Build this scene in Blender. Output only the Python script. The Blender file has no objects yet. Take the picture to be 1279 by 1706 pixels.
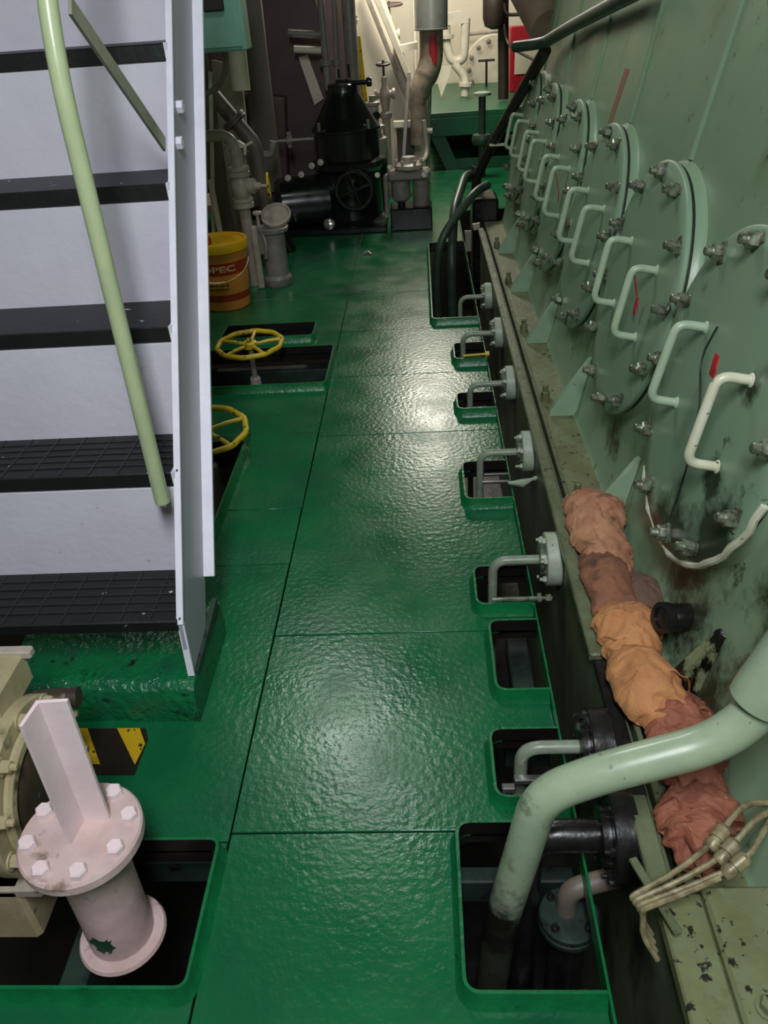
import bpy, math, random
from mathutils import Vector, Matrix, noise
random.seed(7)
PI = math.pi
S = bpy.context.scene
COL = S.collection

# ------------------------------------------------------------------ camera
F_PX, CX, CY = 1340.0, 639.5, 853.0
CAM_H = 1.6
_roll = math.radians(2.0)
_dy = Vector(((692 - CX) / F_PX, -(-15 - CY) / F_PX, -1)).normalized()      # world +Y in camera space
_c = -(_dy.x * math.cos(_roll) + _dy.y * math.sin(_roll)) / _dy.z
_dx = Vector((math.cos(_roll), math.sin(_roll), _c)).normalized()
_dz = _dx.cross(_dy)
ROT = Matrix((_dx, _dy, _dz))                                               # camera -> world
cam = bpy.data.cameras.new('camera')
camo = bpy.data.objects.new('camera', cam)
COL.objects.link(camo)
camo.matrix_world = Matrix.Translation((0, 0, CAM_H)) @ ROT.to_4x4()
cam.sensor_fit = 'VERTICAL'
cam.sensor_height = 36.0
cam.lens = F_PX / 1706.0 * 36.0
cam.clip_start = 0.05
cam.clip_end = 60
S.camera = camo

def ray(px, py):
    return ROT @ Vector(((px - CX) / F_PX, -(py - CY) / F_PX, -1))
def at(px, py, Y):
    d = ray(px, py); t = Y / d.y
    return Vector((d.x * t, Y, CAM_H + d.z * t))
def onz(px, py, z=0.0):
    d = ray(px, py); t = (z - CAM_H) / d.z
    return Vector((d.x * t, d.y * t, z))

# ------------------------------------------------------------------ light
S.view_settings.view_transform = 'Standard'
S.view_settings.look = 'None'
S.view_settings.exposure = 0.0
S.view_settings.gamma = 1.0
S.view_settings.use_curve_mapping = False
W = bpy.data.worlds.new('world'); S.world = W
W.use_nodes = True
W.node_tree.nodes['Background'].inputs[0].default_value = (0.55, 0.62, 0.58, 1)
W.node_tree.nodes['Background'].inputs[1].default_value = 0.03

def area(name, loc, size, power, col, target=None, spread=None):
    l = bpy.data.lights.new(name, 'AREA'); l.shape = 'RECTANGLE'
    l.size, l.size_y = size; l.energy = power; l.color = col
    if spread: l.spread = math.radians(spread)
    o = bpy.data.objects.new(name, l); COL.objects.link(o); o.location = loc
    d = (Vector(target) - Vector(loc)) if target else Vector((0, 0, -1))
    o.rotation_euler = d.to_track_quat('-Z', 'Y').to_euler()
    return o
# fluorescent fittings under the deck above: one over the near walkway, one over the far end
area('tube_light_near', (0.0, -0.35, 2.95), (0.35, 1.2), 90, (0.93, 0.95, 1.0), (-0.35, 1.4, 0.5))
area('tube_light_far', (0.05, 8.5, 2.62), (0.5, 1.4), 88, (1.0, 0.94, 0.80), (0.05, 8.7, 0))
area('tube_light_engine', (-0.6, 4.1, 3.2), (0.35, 1.2), 25, (0.95, 1.0, 0.92), (0.75, 2.7, 0.7))
area('tube_light_bulkhead', (0.1, 11.0, 2.7), (1.0, 0.25), 34, (1.0, 0.93, 0.78), (0.2, 12.0, 1.0))

# ------------------------------------------------------------------ materials
def srgb(r, g, b):
    f = lambda c: (c / 255 / 12.92) if c / 255 <= 0.04045 else ((c / 255 + 0.055) / 1.055) ** 2.4
    return (f(r), f(g), f(b), 1)

def paint(name, col, col2=None, rough=0.45, metal=0.0, nscale=6.0, bump=0.0, bscale=60.0, specks=None, streak=None, rvar=0.0, coat=0.0):
    """procedural paint: two mottled tones, optional chips/dirt specks (colour, scale, threshold), optional bump"""
    m = bpy.data.materials.new(name); m.use_nodes = True
    nt = m.node_tree; N = nt.nodes; L = nt.links
    b = N['Principled BSDF']
    tc = N.new('ShaderNodeTexCoord')
    n1 = N.new('ShaderNodeTexNoise'); n1.inputs['Scale'].default_value = nscale
    n1.inputs['Detail'].default_value = 6; n1.inputs['Roughness'].default_value = 0.62
    L.new(tc.outputs['Object'], n1.inputs['Vector'])
    mix = N.new('ShaderNodeMix'); mix.data_type = 'RGBA'
    mr = N.new('ShaderNodeMapRange'); mr.inputs[1].default_value = 0.35; mr.inputs[2].default_value = 0.68
    L.new(n1.outputs['Fac'], mr.inputs[0]); L.new(mr.outputs[0], mix.inputs[0])
    mix.inputs[6].default_value = col; mix.inputs[7].default_value = col2 or col
    out = mix.outputs[2]
    for sp in (specks or []):
        scol, sscale, thr = sp[:3]
        soft = sp[3] if len(sp) > 3 else 0.03
        n2 = N.new('ShaderNodeTexNoise'); n2.inputs['Scale'].default_value = sscale
        n2.inputs['Detail'].default_value = 4; n2.inputs['Roughness'].default_value = 0.6
        mp = N.new('ShaderNodeMapping'); mp.inputs['Location'].default_value = (sscale * .37, thr * 5, 1.3)
        if len(sp) > 4: mp.inputs['Scale'].default_value = sp[4]
        L.new(tc.outputs['Object'], mp.inputs[0]); L.new(mp.outputs[0], n2.inputs['Vector'])
        r2 = N.new('ShaderNodeMapRange'); r2.inputs[1].default_value = thr; r2.inputs[2].default_value = thr + soft
        L.new(n2.outputs['Fac'], r2.inputs[0])
        mx = N.new('ShaderNodeMix'); mx.data_type = 'RGBA'
        L.new(r2.outputs[0], mx.inputs[0]); L.new(out, mx.inputs[6]); mx.inputs[7].default_value = scol
        out = mx.outputs[2]
    L.new(out, b.inputs['Base Color'])
    b.inputs['Metallic'].default_value = metal
    b.inputs['Roughness'].default_value = rough
    if coat: b.inputs['Coat Weight'].default_value = coat; b.inputs['Coat Roughness'].default_value = 0.12
    if rvar:
        rr = N.new('ShaderNodeMapRange'); rr.inputs[3].default_value = rough - rvar; rr.inputs[4].default_value = rough + rvar
        rr.inputs[1].default_value = 0.3; rr.inputs[2].default_value = 0.7
        n3 = N.new('ShaderNodeTexNoise'); n3.inputs['Scale'].default_value = nscale * 1.7; n3.inputs['Detail'].default_value = 4
        L.new(tc.outputs['Object'], n3.inputs['Vector']); L.new(n3.outputs['Fac'], rr.inputs[0]); L.new(rr.outputs[0], b.inputs['Roughness'])
    if bump:
        nb = N.new('ShaderNodeTexNoise'); nb.inputs['Scale'].default_value = bscale; nb.inputs['Detail'].default_value = 3
        L.new(tc.outputs['Object'], nb.inputs['Vector'])
        bp = N.new('ShaderNodeBump'); bp.inputs['Strength'].default_value = bump; bp.inputs['Distance'].default_value = 0.01
        L.new(nb.outputs['Fac'], bp.inputs['Height']); L.new(bp.outputs[0], b.inputs['Normal'])
    return m

M = {}
M['floor'] = paint('green_deck_paint', srgb(16, 100, 58), srgb(18, 84, 53), 0.25, nscale=3, bump=0.17, bscale=56, rvar=0.07,
                   specks=[(srgb(14, 62, 42), 2.6, 0.58, 0.22), (srgb(8, 48, 32), 14, 0.70, 0.10), (srgb(6, 30, 22), 60, 0.74, 0.04)])
M['coaming'] = paint('green_coaming_paint', srgb(10, 110, 60), srgb(8, 88, 50), 0.34, nscale=12, bump=0.25, bscale=60, specks=[(srgb(5, 30, 20), 30, 0.66, 0.06)])
M['plinth'] = paint('rough_green_plinth', srgb(10, 106, 58), srgb(20, 84, 56), 0.3, nscale=9, bump=0.9, bscale=48, specks=[(srgb(14, 40, 30), 20, 0.62, 0.08)])
M['hz_yellow'] = paint('hazard_yellow', srgb(196, 160, 20), srgb(176, 140, 20), 0.5, specks=[(srgb(24, 20, 12), 55, 0.62)])
M['hz_black'] = paint('hazard_black', srgb(34, 26, 18), srgb(24, 18, 14), 0.5, specks=[(srgb(120, 110, 80), 90, 0.74)])
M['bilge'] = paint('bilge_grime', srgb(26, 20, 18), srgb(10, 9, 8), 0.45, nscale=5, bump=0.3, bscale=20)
M['beam'] = paint('dark_green_steel', srgb(34, 56, 46), srgb(22, 28, 26), 0.5, nscale=9, specks=[(srgb(12, 12, 10), 25, 0.6, 0.1)])
M['black'] = paint('black_oily_paint', srgb(20, 19, 18), srgb(32, 31, 31), 0.28, nscale=12, rvar=0.1, bump=0.15, bscale=40)
M['engine'] = paint('engine_green_paint', srgb(130, 156, 124), srgb(118, 146, 118), 0.36, nscale=1.6, rvar=0.06, bump=0.05, bscale=18,
                    specks=[(srgb(104, 122, 84), 2.2, 0.56, 0.16), (srgb(44, 44, 28), 46, 0.725, 0.03)])
M['door'] = paint('door_green_paint', srgb(130, 156, 128), srgb(118, 146, 122), 0.38, nscale=2.2, rvar=0.06, bump=0.04, bscale=20,
                  specks=[(srgb(52, 52, 32), 60, 0.76, 0.03)])
M['gasket'] = paint('black_gasket', srgb(20, 22, 18), srgb(34, 36, 28), 0.55, nscale=30)
M['handle'] = paint('pale_green_handle', srgb(170, 190, 160), srgb(150, 172, 146), 0.36, nscale=14, specks=[(srgb(60, 58, 40), 70, 0.72)])
M['handle_white'] = paint('chipped_white_handle', srgb(206, 208, 184), srgb(188, 190, 160), 0.34, nscale=20, specks=[(srgb(60, 50, 34), 60, 0.66), (srgb(196, 160, 30), 12, 0.70)])
M['nut'] = paint('oily_steel_nut', srgb(140, 148, 126), srgb(48, 52, 44), 0.26, 0.45, nscale=50)
M['rail'] = paint('dirty_green_rail', srgb(104, 112, 84), srgb(84, 92, 66), 0.36, nscale=12, rvar=0.1, bump=0.15, bscale=70,
                  specks=[(srgb(36, 36, 24), 26, 0.60, 0.08)])
M['ledge'] = paint('dirty_green_ledge', srgb(112, 122, 88), srgb(98, 98, 62), 0.42, nscale=7, bump=0.15, bscale=50,
                   specks=[(srgb(78, 68, 38), 8, 0.58, 0.12), (srgb(28, 26, 16), 44, 0.60, 0.05)])
M['bedplate'] = paint('bedplate_side_grime', srgb(100, 112, 86), srgb(70, 78, 60), 0.42, nscale=3.5, specks=[(srgb(30, 29, 24), 5, 0.58, 0.14, (1, 1, .35))])
M['primer'] = paint('rusty_primer', srgb(150, 96, 78), srgb(128, 106, 84), 0.5, nscale=30, specks=[(srgb(112, 132, 106), 20, 0.60, 0.08)])
M['gusset'] = paint('pale_green_gusset', srgb(146, 174, 146), srgb(132, 160, 132), 0.4, nscale=10, specks=[(srgb(60, 60, 40), 40, 0.72)])
M['stain'] = paint('oil_stained_metal', srgb(126, 136, 100), srgb(96, 100, 72), 0.22, nscale=16, bump=0.3, bscale=60, specks=[(srgb(14, 14, 10), 22, 0.47, 0.08, (1, 1, .5))])
M['red'] = paint('red_paint', srgb(176, 22, 34), srgb(150, 18, 28), 0.45, nscale=8)
M['red_tag'] = paint('red_ribbon', srgb(180, 30, 36), srgb(150, 22, 28), 0.6, nscale=20)
M['pipe_green'] = paint('pale_green_pipe', srgb(158, 176, 146), srgb(140, 160, 132), 0.28, nscale=9, rvar=0.08, coat=0.2,
                        specks=[(srgb(60, 58, 40), 42, 0.69, 0.03), (srgb(112, 122, 92), 7, 0.60, 0.1)])
M['pipe_small'] = paint('grey_green_pipe', srgb(138, 152, 132), srgb(112, 124, 106), 0.36, nscale=18, specks=[(srgb(40, 40, 32), 50, 0.66, 0.06)])
M['white_flange'] = paint('greenish_white_flange', srgb(168, 180, 160), srgb(140, 152, 132), 0.42, nscale=16, specks=[(srgb(50, 52, 40), 50, 0.66, 0.06)])
M['rag1'] = paint('brown_rag_cloth', srgb(182, 134, 100), srgb(146, 98, 72), 0.85, nscale=9, bump=0.3, bscale=160, specks=[(srgb(96, 58, 40), 12, 0.60, 0.12)])
M['rag2'] = paint('dull_brown_rag', srgb(142, 96, 70), srgb(112, 72, 54), 0.85, nscale=9, bump=0.3, bscale=160, specks=[(srgb(80, 54, 42), 10, 0.58, 0.12)])
M['rag3'] = paint('orange_rag_cloth', srgb(190, 136, 86), srgb(160, 104, 66), 0.85, nscale=8, bump=0.3, bscale=160)
M['rag4'] = paint('red_brown_rag', srgb(150, 92, 68), srgb(116, 62, 48), 0.7, nscale=14, bump=0.4, bscale=90, specks=[(srgb(190, 120, 100), 30, 0.66, 0.05)])
M['rag_dark'] = paint('dark_oily_rag', srgb(104, 78, 62), srgb(84, 62, 50), 0.7, nscale=9, bump=0.3, bscale=120)
M['copper'] = paint('tarnished_tube', srgb(156, 148, 112), srgb(96, 86, 60), 0.4, 0.15, nscale=40)
M['stair'] = paint('stair_grey_white_paint', srgb(206, 205, 214), srgb(196, 195, 206), 0.32, nscale=4, bump=0.12, bscale=45, rvar=0.06,
                   specks=[(srgb(150, 148, 156), 26, 0.72, 0.05), (srgb(110, 104, 104), 70, 0.78, 0.02)])
M['stringer'] = paint('stringer_grey_paint', srgb(158, 158, 168), srgb(150, 150, 160), 0.36, nscale=3, specks=[(srgb(120, 118, 122), 60, 0.80, 0.02)])
M['stair_edge'] = paint('stair_white_edge', srgb(226, 226, 236), srgb(214, 214, 226), 0.34, nscale=14, bump=0.1, bscale=60)
M['tread'] = paint('black_tread_paint', srgb(15, 17, 17), srgb(21, 25, 24), 0.5, nscale=8, bump=0.12, bscale=50,
                   specks=[(srgb(206, 206, 212), 30, 0.715, 0.008), (srgb(20, 48, 40), 3, 0.60, 0.1)])
M['tread_bar'] = paint('dark_grating_bar', srgb(34, 37, 37), srgb(24, 27, 26), 0.4, nscale=30, specks=[(srgb(170, 172, 174), 60, 0.76, 0.02)])
M['handrail'] = paint('light_olive_handrail', srgb(170, 184, 142), srgb(156, 170, 132), 0.32, nscale=7, coat=0.15, specks=[(srgb(206, 206, 190), 55, 0.74, 0.02)])
M['brace'] = paint('grey_olive_brace', srgb(150, 152, 134), srgb(126, 128, 114), 0.38, nscale=16, specks=[(srgb(214, 214, 214), 40, 0.70, 0.03)])
M['pink'] = paint('pinkish_white_paint', srgb(232, 214, 216), srgb(218, 198, 200), 0.36, nscale=7, bump=0.08, bscale=40, specks=[(srgb(150, 126, 116), 12, 0.66, 0.1), (srgb(60, 52, 44), 80, 0.78, 0.02)])
M['pink_dirty'] = paint('dirty_pinkish_paint', srgb(208, 186, 182), srgb(180, 154, 148), 0.38, nscale=8, bump=0.08, bscale=40, specks=[(srgb(130, 112, 100), 14, 0.60, 0.1), (srgb(40, 34, 28), 70, 0.76, 0.02)])
M['green_chip'] = paint('green_paint_blot', srgb(20, 74, 50), srgb(14, 58, 40), 0.4)
M['beige'] = paint('dirty_beige_machine', srgb(176, 166, 132), srgb(146, 134, 102), 0.4, nscale=10, specks=[(srgb(70, 60, 36), 16, 0.60, 0.1), (srgb(36, 30, 20), 60, 0.72, 0.03)])
M['brown_dark'] = paint('dark_brown_grime', srgb(58, 48, 36), srgb(44, 36, 28), 0.5, nscale=12, specks=[(srgb(130, 108, 96), 22, 0.64, 0.06)])
M['wheel'] = paint('chipped_yellow_paint', srgb(206, 180, 26), srgb(186, 158, 24), 0.45, nscale=16, specks=[(srgb(62, 44, 22), 34, 0.58, 0.05)])
M['bucket'] = paint('orange_plastic', srgb(232, 150, 66), srgb(222, 138, 58), 0.4, nscale=6)
M['lid'] = paint('yellow_plastic', srgb(238, 186, 24), srgb(226, 172, 20), 0.38, nscale=6)
M['band'] = paint('red_brown_print', srgb(170, 58, 22), srgb(156, 50, 20), 0.42, nscale=6)
M['letter'] = paint('pale_orange_print', srgb(250, 196, 140), None, 0.45)
M['ink'] = paint('dark_brown_print', srgb(90, 48, 18), None, 0.5)
M['cream_plastic'] = paint('cream_plastic', srgb(246, 214, 150), srgb(236, 200, 130), 0.4)
M['pipe_beige'] = paint('grey_beige_pipe', srgb(176, 168, 154), srgb(150, 140, 128), 0.42, nscale=14, specks=[(srgb(70, 60, 52), 30, 0.68, 0.06)])
M['pipe_grey'] = paint('grey_pipe', srgb(140, 136, 126), srgb(112, 108, 100), 0.42, nscale=10)
M['can'] = paint('dull_grey_canister', srgb(134, 128, 122), srgb(104, 98, 94), 0.4, nscale=10)
M['maroon'] = paint('maroon_brown_plate', srgb(84, 66, 66), srgb(66, 48, 46), 0.5, nscale=4)
M['greybrown'] = paint('grey_brown_post', srgb(108, 100, 88), srgb(90, 82, 72), 0.5, nscale=5)
M['teal'] = paint('pale_teal_paint', srgb(120, 170, 152), srgb(108, 156, 140), 0.4, nscale=5)
M['purifier'] = paint('black_purifier_paint', srgb(16, 19, 17), srgb(24, 28, 25), 0.22, nscale=6, rvar=0.06)
M['chrome'] = paint('bright_steel', srgb(200, 200, 196), srgb(150, 150, 146), 0.2, 0.9, nscale=20)
M['galv'] = paint('galvanised_lagging', srgb(160, 164, 156), srgb(140, 144, 136), 0.32, 0.35, nscale=5)
M['lag2'] = paint('stained_lagging_cloth', srgb(158, 146, 128), srgb(112, 98, 82), 0.7, nscale=8, specks=[(srgb(70, 58, 46), 10, 0.60, 0.12)])
M['bulkhead'] = paint('cream_white_bulkhead', srgb(226, 218, 198), srgb(214, 204, 182), 0.4, nscale=1.5)
M['white_pipe'] = paint('cream_white_pipe', srgb(222, 216, 198), srgb(202, 194, 174), 0.38, nscale=8)
M['platform'] = paint('dark_green_platform', srgb(16, 92, 56), srgb(12, 74, 46), 0.42, nscale=6, specks=[(srgb(8, 34, 24), 16, 0.64, 0.08)])
M['dkpipe'] = paint('dark_green_pipe', srgb(54, 76, 60), srgb(38, 56, 45), 0.42, nscale=10)
M['blackpipe'] = paint('blackish_brown_pipe', srgb(48, 38, 32), srgb(34, 28, 24), 0.45, nscale=10)
M['tan'] = paint('tan_wrapped_duct', srgb(142, 122, 102), srgb(120, 102, 86), 0.65, nscale=7)
M['wall'] = paint('dim_painted_steel', srgb(150, 146, 132), srgb(128, 124, 112), 0.5, nscale=2)
M['ceil'] = paint('dark_deckhead', srgb(96, 96, 88), srgb(80, 80, 74), 0.6, nscale=2)
M['orange_brown'] = paint('rusty_red_cap', srgb(170, 66, 34), srgb(150, 54, 30), 0.5)

def stained(key, spots, col=srgb(34, 34, 20), scale=9, amt=.42, lo=.62):
    """copy of a paint with oil smears at local spots (x, y, radius) or (x, y, z, radius)"""
    m = M[key].copy(); m.name = key + '_oil_smeared'; nt = m.node_tree; N = nt.nodes; L = nt.links
    b = N['Principled BSDF']; out = b.inputs['Base Color'].links[0].from_socket
    tc = N.new('ShaderNodeTexCoord'); ns = N.new('ShaderNodeTexNoise'); ns.inputs['Scale'].default_value = scale; ns.inputs['Detail'].default_value = 8; ns.inputs['Roughness'].default_value = .7
    L.new(tc.outputs['Object'], ns.inputs['Vector'])
    for sp in spots:
        p = (sp[0], sp[1], sp[2] if len(sp) == 4 else 0); rad = sp[-1]
        vd = N.new('ShaderNodeVectorMath'); vd.operation = 'DISTANCE'; vd.inputs[1].default_value = p
        L.new(tc.outputs['Object'], vd.inputs[0])
        mr = N.new('ShaderNodeMapRange'); mr.inputs[1].default_value = rad; mr.inputs[2].default_value = rad*.25
        L.new(vd.outputs['Value'], mr.inputs[0])
        ad = N.new('ShaderNodeMath'); ad.operation = 'MULTIPLY_ADD'; L.new(mr.outputs[0], ad.inputs[0]); ad.inputs[1].default_value = amt; L.new(ns.outputs['Fac'], ad.inputs[2])
        th = N.new('ShaderNodeMapRange'); th.inputs[1].default_value = lo; th.inputs[2].default_value = lo + .24; th.inputs[4].default_value = .92; L.new(ad.outputs[0], th.inputs[0])
        mx = N.new('ShaderNodeMix'); mx.data_type = 'RGBA'; L.new(th.outputs[0], mx.inputs[0]); L.new(out, mx.inputs[6]); mx.inputs[7].default_value = col
        out = mx.outputs[2]
    L.new(out, b.inputs['Base Color']); return m

# ------------------------------------------------------------------ mesh helpers
ORG = {}
class MB:
    def __init__(s): s.v = []; s.f = []
    def add(s, vs, fs):
        n = len(s.v); s.v += [Vector(v) for v in vs]; s.f += [tuple(i + n for i in f) for f in fs]; return s
    def box(s, lo, hi, mat=None):
        (a, b, c), (d, e, f) = lo, hi
        vs = [Vector(p) for p in ((a,b,c),(d,b,c),(d,e,c),(a,e,c),(a,b,f),(d,b,f),(d,e,f),(a,e,f))]
        if mat: vs = [mat @ v for v in vs]
        return s.add(vs, [(0,3,2,1),(4,5,6,7),(0,1,5,4),(1,2,6,5),(2,3,7,6),(3,0,4,7)])
    def bbox(s, lo, hi, bev=0.004, mat=None):
        """box with chamfered edges"""
        lo = Vector(lo); hi = Vector(hi); b = min([bev] + [(hi[i]-lo[i]) * .45 for i in range(3)])
        vs = []; idx = {}
        for cx in (0, 1):
            for cy in (0, 1):
                for cz in (0, 1):
                    c = (cx, cy, cz)
                    for ax in range(3):
                        p = Vector((0, 0, 0))
                        for i in range(3):
                            base = hi[i] if c[i] else lo[i]; sg = -1 if c[i] else 1
                            p[i] = base + (0 if i == ax else sg * b)
                        idx[c, ax] = len(vs); vs.append(p)
        fs = []
        for ax in range(3):
            o = [i for i in range(3) if i != ax]
            for sgn in (0, 1):
                q = []
                for (u, w) in ((0,0),(1,0),(1,1),(0,1)):
                    c = [0,0,0]; c[ax] = sgn; c[o[0]] = u; c[o[1]] = w; q.append(idx[tuple(c), ax])
                fs.append(tuple(q))
        for ax in range(3):
            o = [i for i in range(3) if i != ax]
            for u in (0, 1):
                for w in (0, 1):
                    c0 = [0,0,0]; c0[o[0]] = u; c0[o[1]] = w; c1 = list(c0); c1[ax] = 1
                    fs.append((idx[tuple(c0), o[0]], idx[tuple(c1), o[0]], idx[tuple(c1), o[1]], idx[tuple(c0), o[1]]))
        for c in [(x,y,z) for x in (0,1) for y in (0,1) for z in (0,1)]:
            fs.append((idx[c,0], idx[c,1], idx[c,2]))
        if mat: vs = [mat @ v for v in vs]
        return s.add(vs, fs)
    def prism(s, poly, d):
        """planar polygon (3d points) extruded by vector d"""
        n = len(poly); d = Vector(d); p = [Vector(q) for q in poly]
        return s.add(p + [q + d for q in p], [tuple(range(n))[::-1], tuple(range(n, 2*n))] + [(i, (i+1) % n, (i+1) % n + n, i + n) for i in range(n)])
    def lathe(s, prof, mat=None, seg=32, a0=0.0, a1=2*PI):
        """profile [(r,z)...] about local z"""
        full = abs(a1 - a0 - 2*PI) < 1e-6
        m = seg if full else seg + 1
        vs = []; fs = []
        for (r, z) in prof:
            for k in range(m):
                a = a0 + (a1 - a0) * k / seg
                vs.append(Vector((r*math.cos(a), r*math.sin(a), z)))
        for i in range(len(prof) - 1):
            for k in range(seg):
                k2 = (k + 1) % m
                fs.append((i*m+k, i*m+k2, (i+1)*m+k2, (i+1)*m+k))
        if full:
            if prof[0][0] > 1e-5: fs.append(tuple(range(m))[::-1])
            if prof[-1][0] > 1e-5: fs.append(tuple((len(prof)-1)*m + k for k in range(m)))
        if mat: vs = [mat @ v for v in vs]
        return s.add(vs, fs)
    def cyl(s, p0, p1, r, seg=20, r1=None):
        p0, p1 = Vector(p0), Vector(p1); d = p1 - p0
        mat = Matrix.Translation(p0) @ d.to_track_quat('Z', 'Y').to_matrix().to_4x4()
        return s.lathe([(r, 0), (r if r1 is None else r1, d.length)], mat, seg)
    def tube(s, pts, r, bend=0.0, seg=14, cap=True, n=8):
        P = rounded([Vector(p) for p in pts], bend, n)
        rr = r if callable(r) else (lambda t: r)
        t0 = (P[1] - P[0]).normalized()
        up = Vector((0, 0, 1)) if abs(t0.z) < 0.9 else Vector((1, 0, 0))
        nx = t0.cross(up).normalized(); vs = []; fs = []
        for i, p in enumerate(P):
            t = ((P[i+1] - p).normalized() if i == 0 else (p - P[i-1]).normalized() if i == len(P)-1 else ((P[i+1]-p).normalized() + (p-P[i-1]).normalized()).normalized())
            nx = (nx - t * nx.dot(t)).normalized(); ny = t.cross(nx)
            q = rr(i / (len(P) - 1))
            for k in range(seg):
                a = 2*PI*k/seg; vs.append(p + nx*math.cos(a)*q + ny*math.sin(a)*q)
        for i in range(len(P) - 1):
            for k in range(seg):
                k2 = (k+1) % seg; fs.append((i*seg+k, i*seg+k2, (i+1)*seg+k2, (i+1)*seg+k))
        if cap: fs += [tuple(range(seg))[::-1], tuple((len(P)-1)*seg + k for k in range(seg))]
        return s.add(vs, fs)
    def torus(s, mat, R, r, seg=36, ring=10):
        vs = []; fs = []
        for i in range(seg):
            a = 2*PI*i/seg
            for k in range(ring):
                b = 2*PI*k/ring
                vs.append(mat @ Vector(((R + r*math.cos(b))*math.cos(a), (R + r*math.cos(b))*math.sin(a), r*math.sin(b))))
        for i in range(seg):
            for k in range(ring):
                fs.append((i*ring+k, ((i+1)%seg)*ring+k, ((i+1)%seg)*ring+(k+1)%ring, i*ring+(k+1)%ring))
        return s.add(vs, fs)
    def mesh(s, name, mat, smooth=35):
        me = bpy.data.meshes.new(name)
        me.from_pydata([tuple(v) for v in s.v], [], s.f); me.update()
        fix_normals(me)
        if mat: me.materials.append(M[mat])
        if smooth:
            me.shade_smooth(); me.set_sharp_from_angle(angle=math.radians(smooth))
        return me
    def build(s, name, mat, parent=None, smooth=35):
        if parent is not None:
            o_ = ORG[parent.name]
            s.v = [v - o_ for v in s.v]
            o = bpy.data.objects.new(name, s.mesh(name, mat, smooth)); COL.objects.link(o)
            o.parent = parent; ORG[o.name] = o_
        else:
            xs = [v.x for v in s.v]; ys = [v.y for v in s.v]; zs = [v.z for v in s.v]
            o_ = Vector(((min(xs)+max(xs))/2, (min(ys)+max(ys))/2, min(zs)))
            s.v = [v - o_ for v in s.v]
            o = bpy.data.objects.new(name, s.mesh(name, mat, smooth)); COL.objects.link(o)
            o.location = o_; ORG[o.name] = o_
        return o
import bmesh
def fix_normals(me):
    b = bmesh.new(); b.from_mesh(me); bmesh.ops.recalc_face_normals(b, faces=b.faces[:]); b.to_mesh(me); b.free()

def rounded(P, bend, n=8):
    if bend <= 0 or len(P) < 3: return P
    out = [P[0]]
    for i in range(1, len(P) - 1):
        a, b, c = P[i-1], P[i], P[i+1]
        d0 = (a - b); d1 = (c - b)
        t = min(bend, d0.length * .49, d1.length * .49)
        p0 = b + d0.normalized() * t; p1 = b + d1.normalized() * t
        for k in range(n + 1):
            u = k / n; out.append(p0*(1-u)**2 + b*2*u*(1-u) + p1*u*u)
    out.append(P[-1]); return out

def tag(o, label=None, cat=None, group=None, kind=None):
    if label: o['label'] = label
    if cat: o['category'] = cat
    if group: o['group'] = group
    if kind: o['kind'] = kind
    return o
def thing(name, loc, label=None, cat=None, group=None, kind=None):
    o = bpy.data.objects.new(name, None); COL.objects.link(o); o.location = loc
    o.empty_display_size = 0.1; ORG[o.name] = Vector(loc)
    return tag(o, label, cat, group, kind)
def inst(name, me, mat, parent):
    """place shared mesh data as a part; mat is a world matrix"""
    o = bpy.data.objects.new(name, me); COL.objects.link(o); o.parent = parent
    o.matrix_basis = Matrix.Translation(-ORG[parent.name]) @ mat
    ORG[o.name] = ORG[parent.name]
    return o
def local(name, me, mat, parent):
    o = bpy.data.objects.new(name, me); COL.objects.link(o); o.parent = parent; o.matrix_basis = mat
    return o
def frame(p, z, x=None):
    """matrix at p with local z along z"""
    z = Vector(z).normalized()
    q = z.to_track_quat('Z', 'Y').to_matrix()
    if x is not None:
        x = (Vector(x) - z * Vector(x).dot(z)).normalized(); y = z.cross(x)
        q = Matrix((x, y, z)).transposed()
    return Matrix.Translation(Vector(p)) @ q.to_4x4()

# shared small meshes ------------------------------------------------
def hexnut(r, h): return [(r, 0), (r, h*.85), (r*.86, h)]
nut_me = MB().bbox((-.026, -.015, 0), (.026, .015, .006), .002).lathe([(.0205, .006), (.0205, .024), (.017, .028)], None, 6).lathe([(.0115, .028), (.0115, .042), (.009, .045)], None, 10).mesh('stud_nut', 'nut', 30)
bolt_white_me = MB().lathe([(.017, 0), (.017, .012), (.014, .015)], None, 6).mesh('bolt_head', 'stair_edge', 30)
bolt_small_me = MB().lathe([(.010, 0), (.010, .008), (.008, .010)], None, 6).lathe([(.005, .010), (.005, .02)], None, 8).mesh('flange_bolt', 'white_flange', 30)
bolt_black_me = MB().lathe([(.010, 0), (.010, .008), (.008, .010)], None, 6).lathe([(.005, .010), (.005, .02)], None, 8).mesh('flange_bolt', 'black', 30)
bolt_pink_me = MB().lathe([(.0175, 0), (.0175, .014), (.0145, .018)], None, 6).mesh('bolt_head', 'pink', 30)
bolt_beige_me = MB().lathe([(.02, 0), (.02, .004)], None, 14).lathe([(.014, .004), (.014, .02), (.012, .022)], None, 6).lathe([(.008, .022), (.008, .036)], None, 8).mesh('bolt', 'beige', 30)

# ------------------------------------------------------------------ the setting
EDGE = 0.295          # right edge of the walkway
SEAM = -0.492         # joint between the walkway plates and the left plates
floor = thing('floor', (0, 0, 0), kind='structure', label='green painted steel plate walkway with cut-out holes', cat=None)

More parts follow.
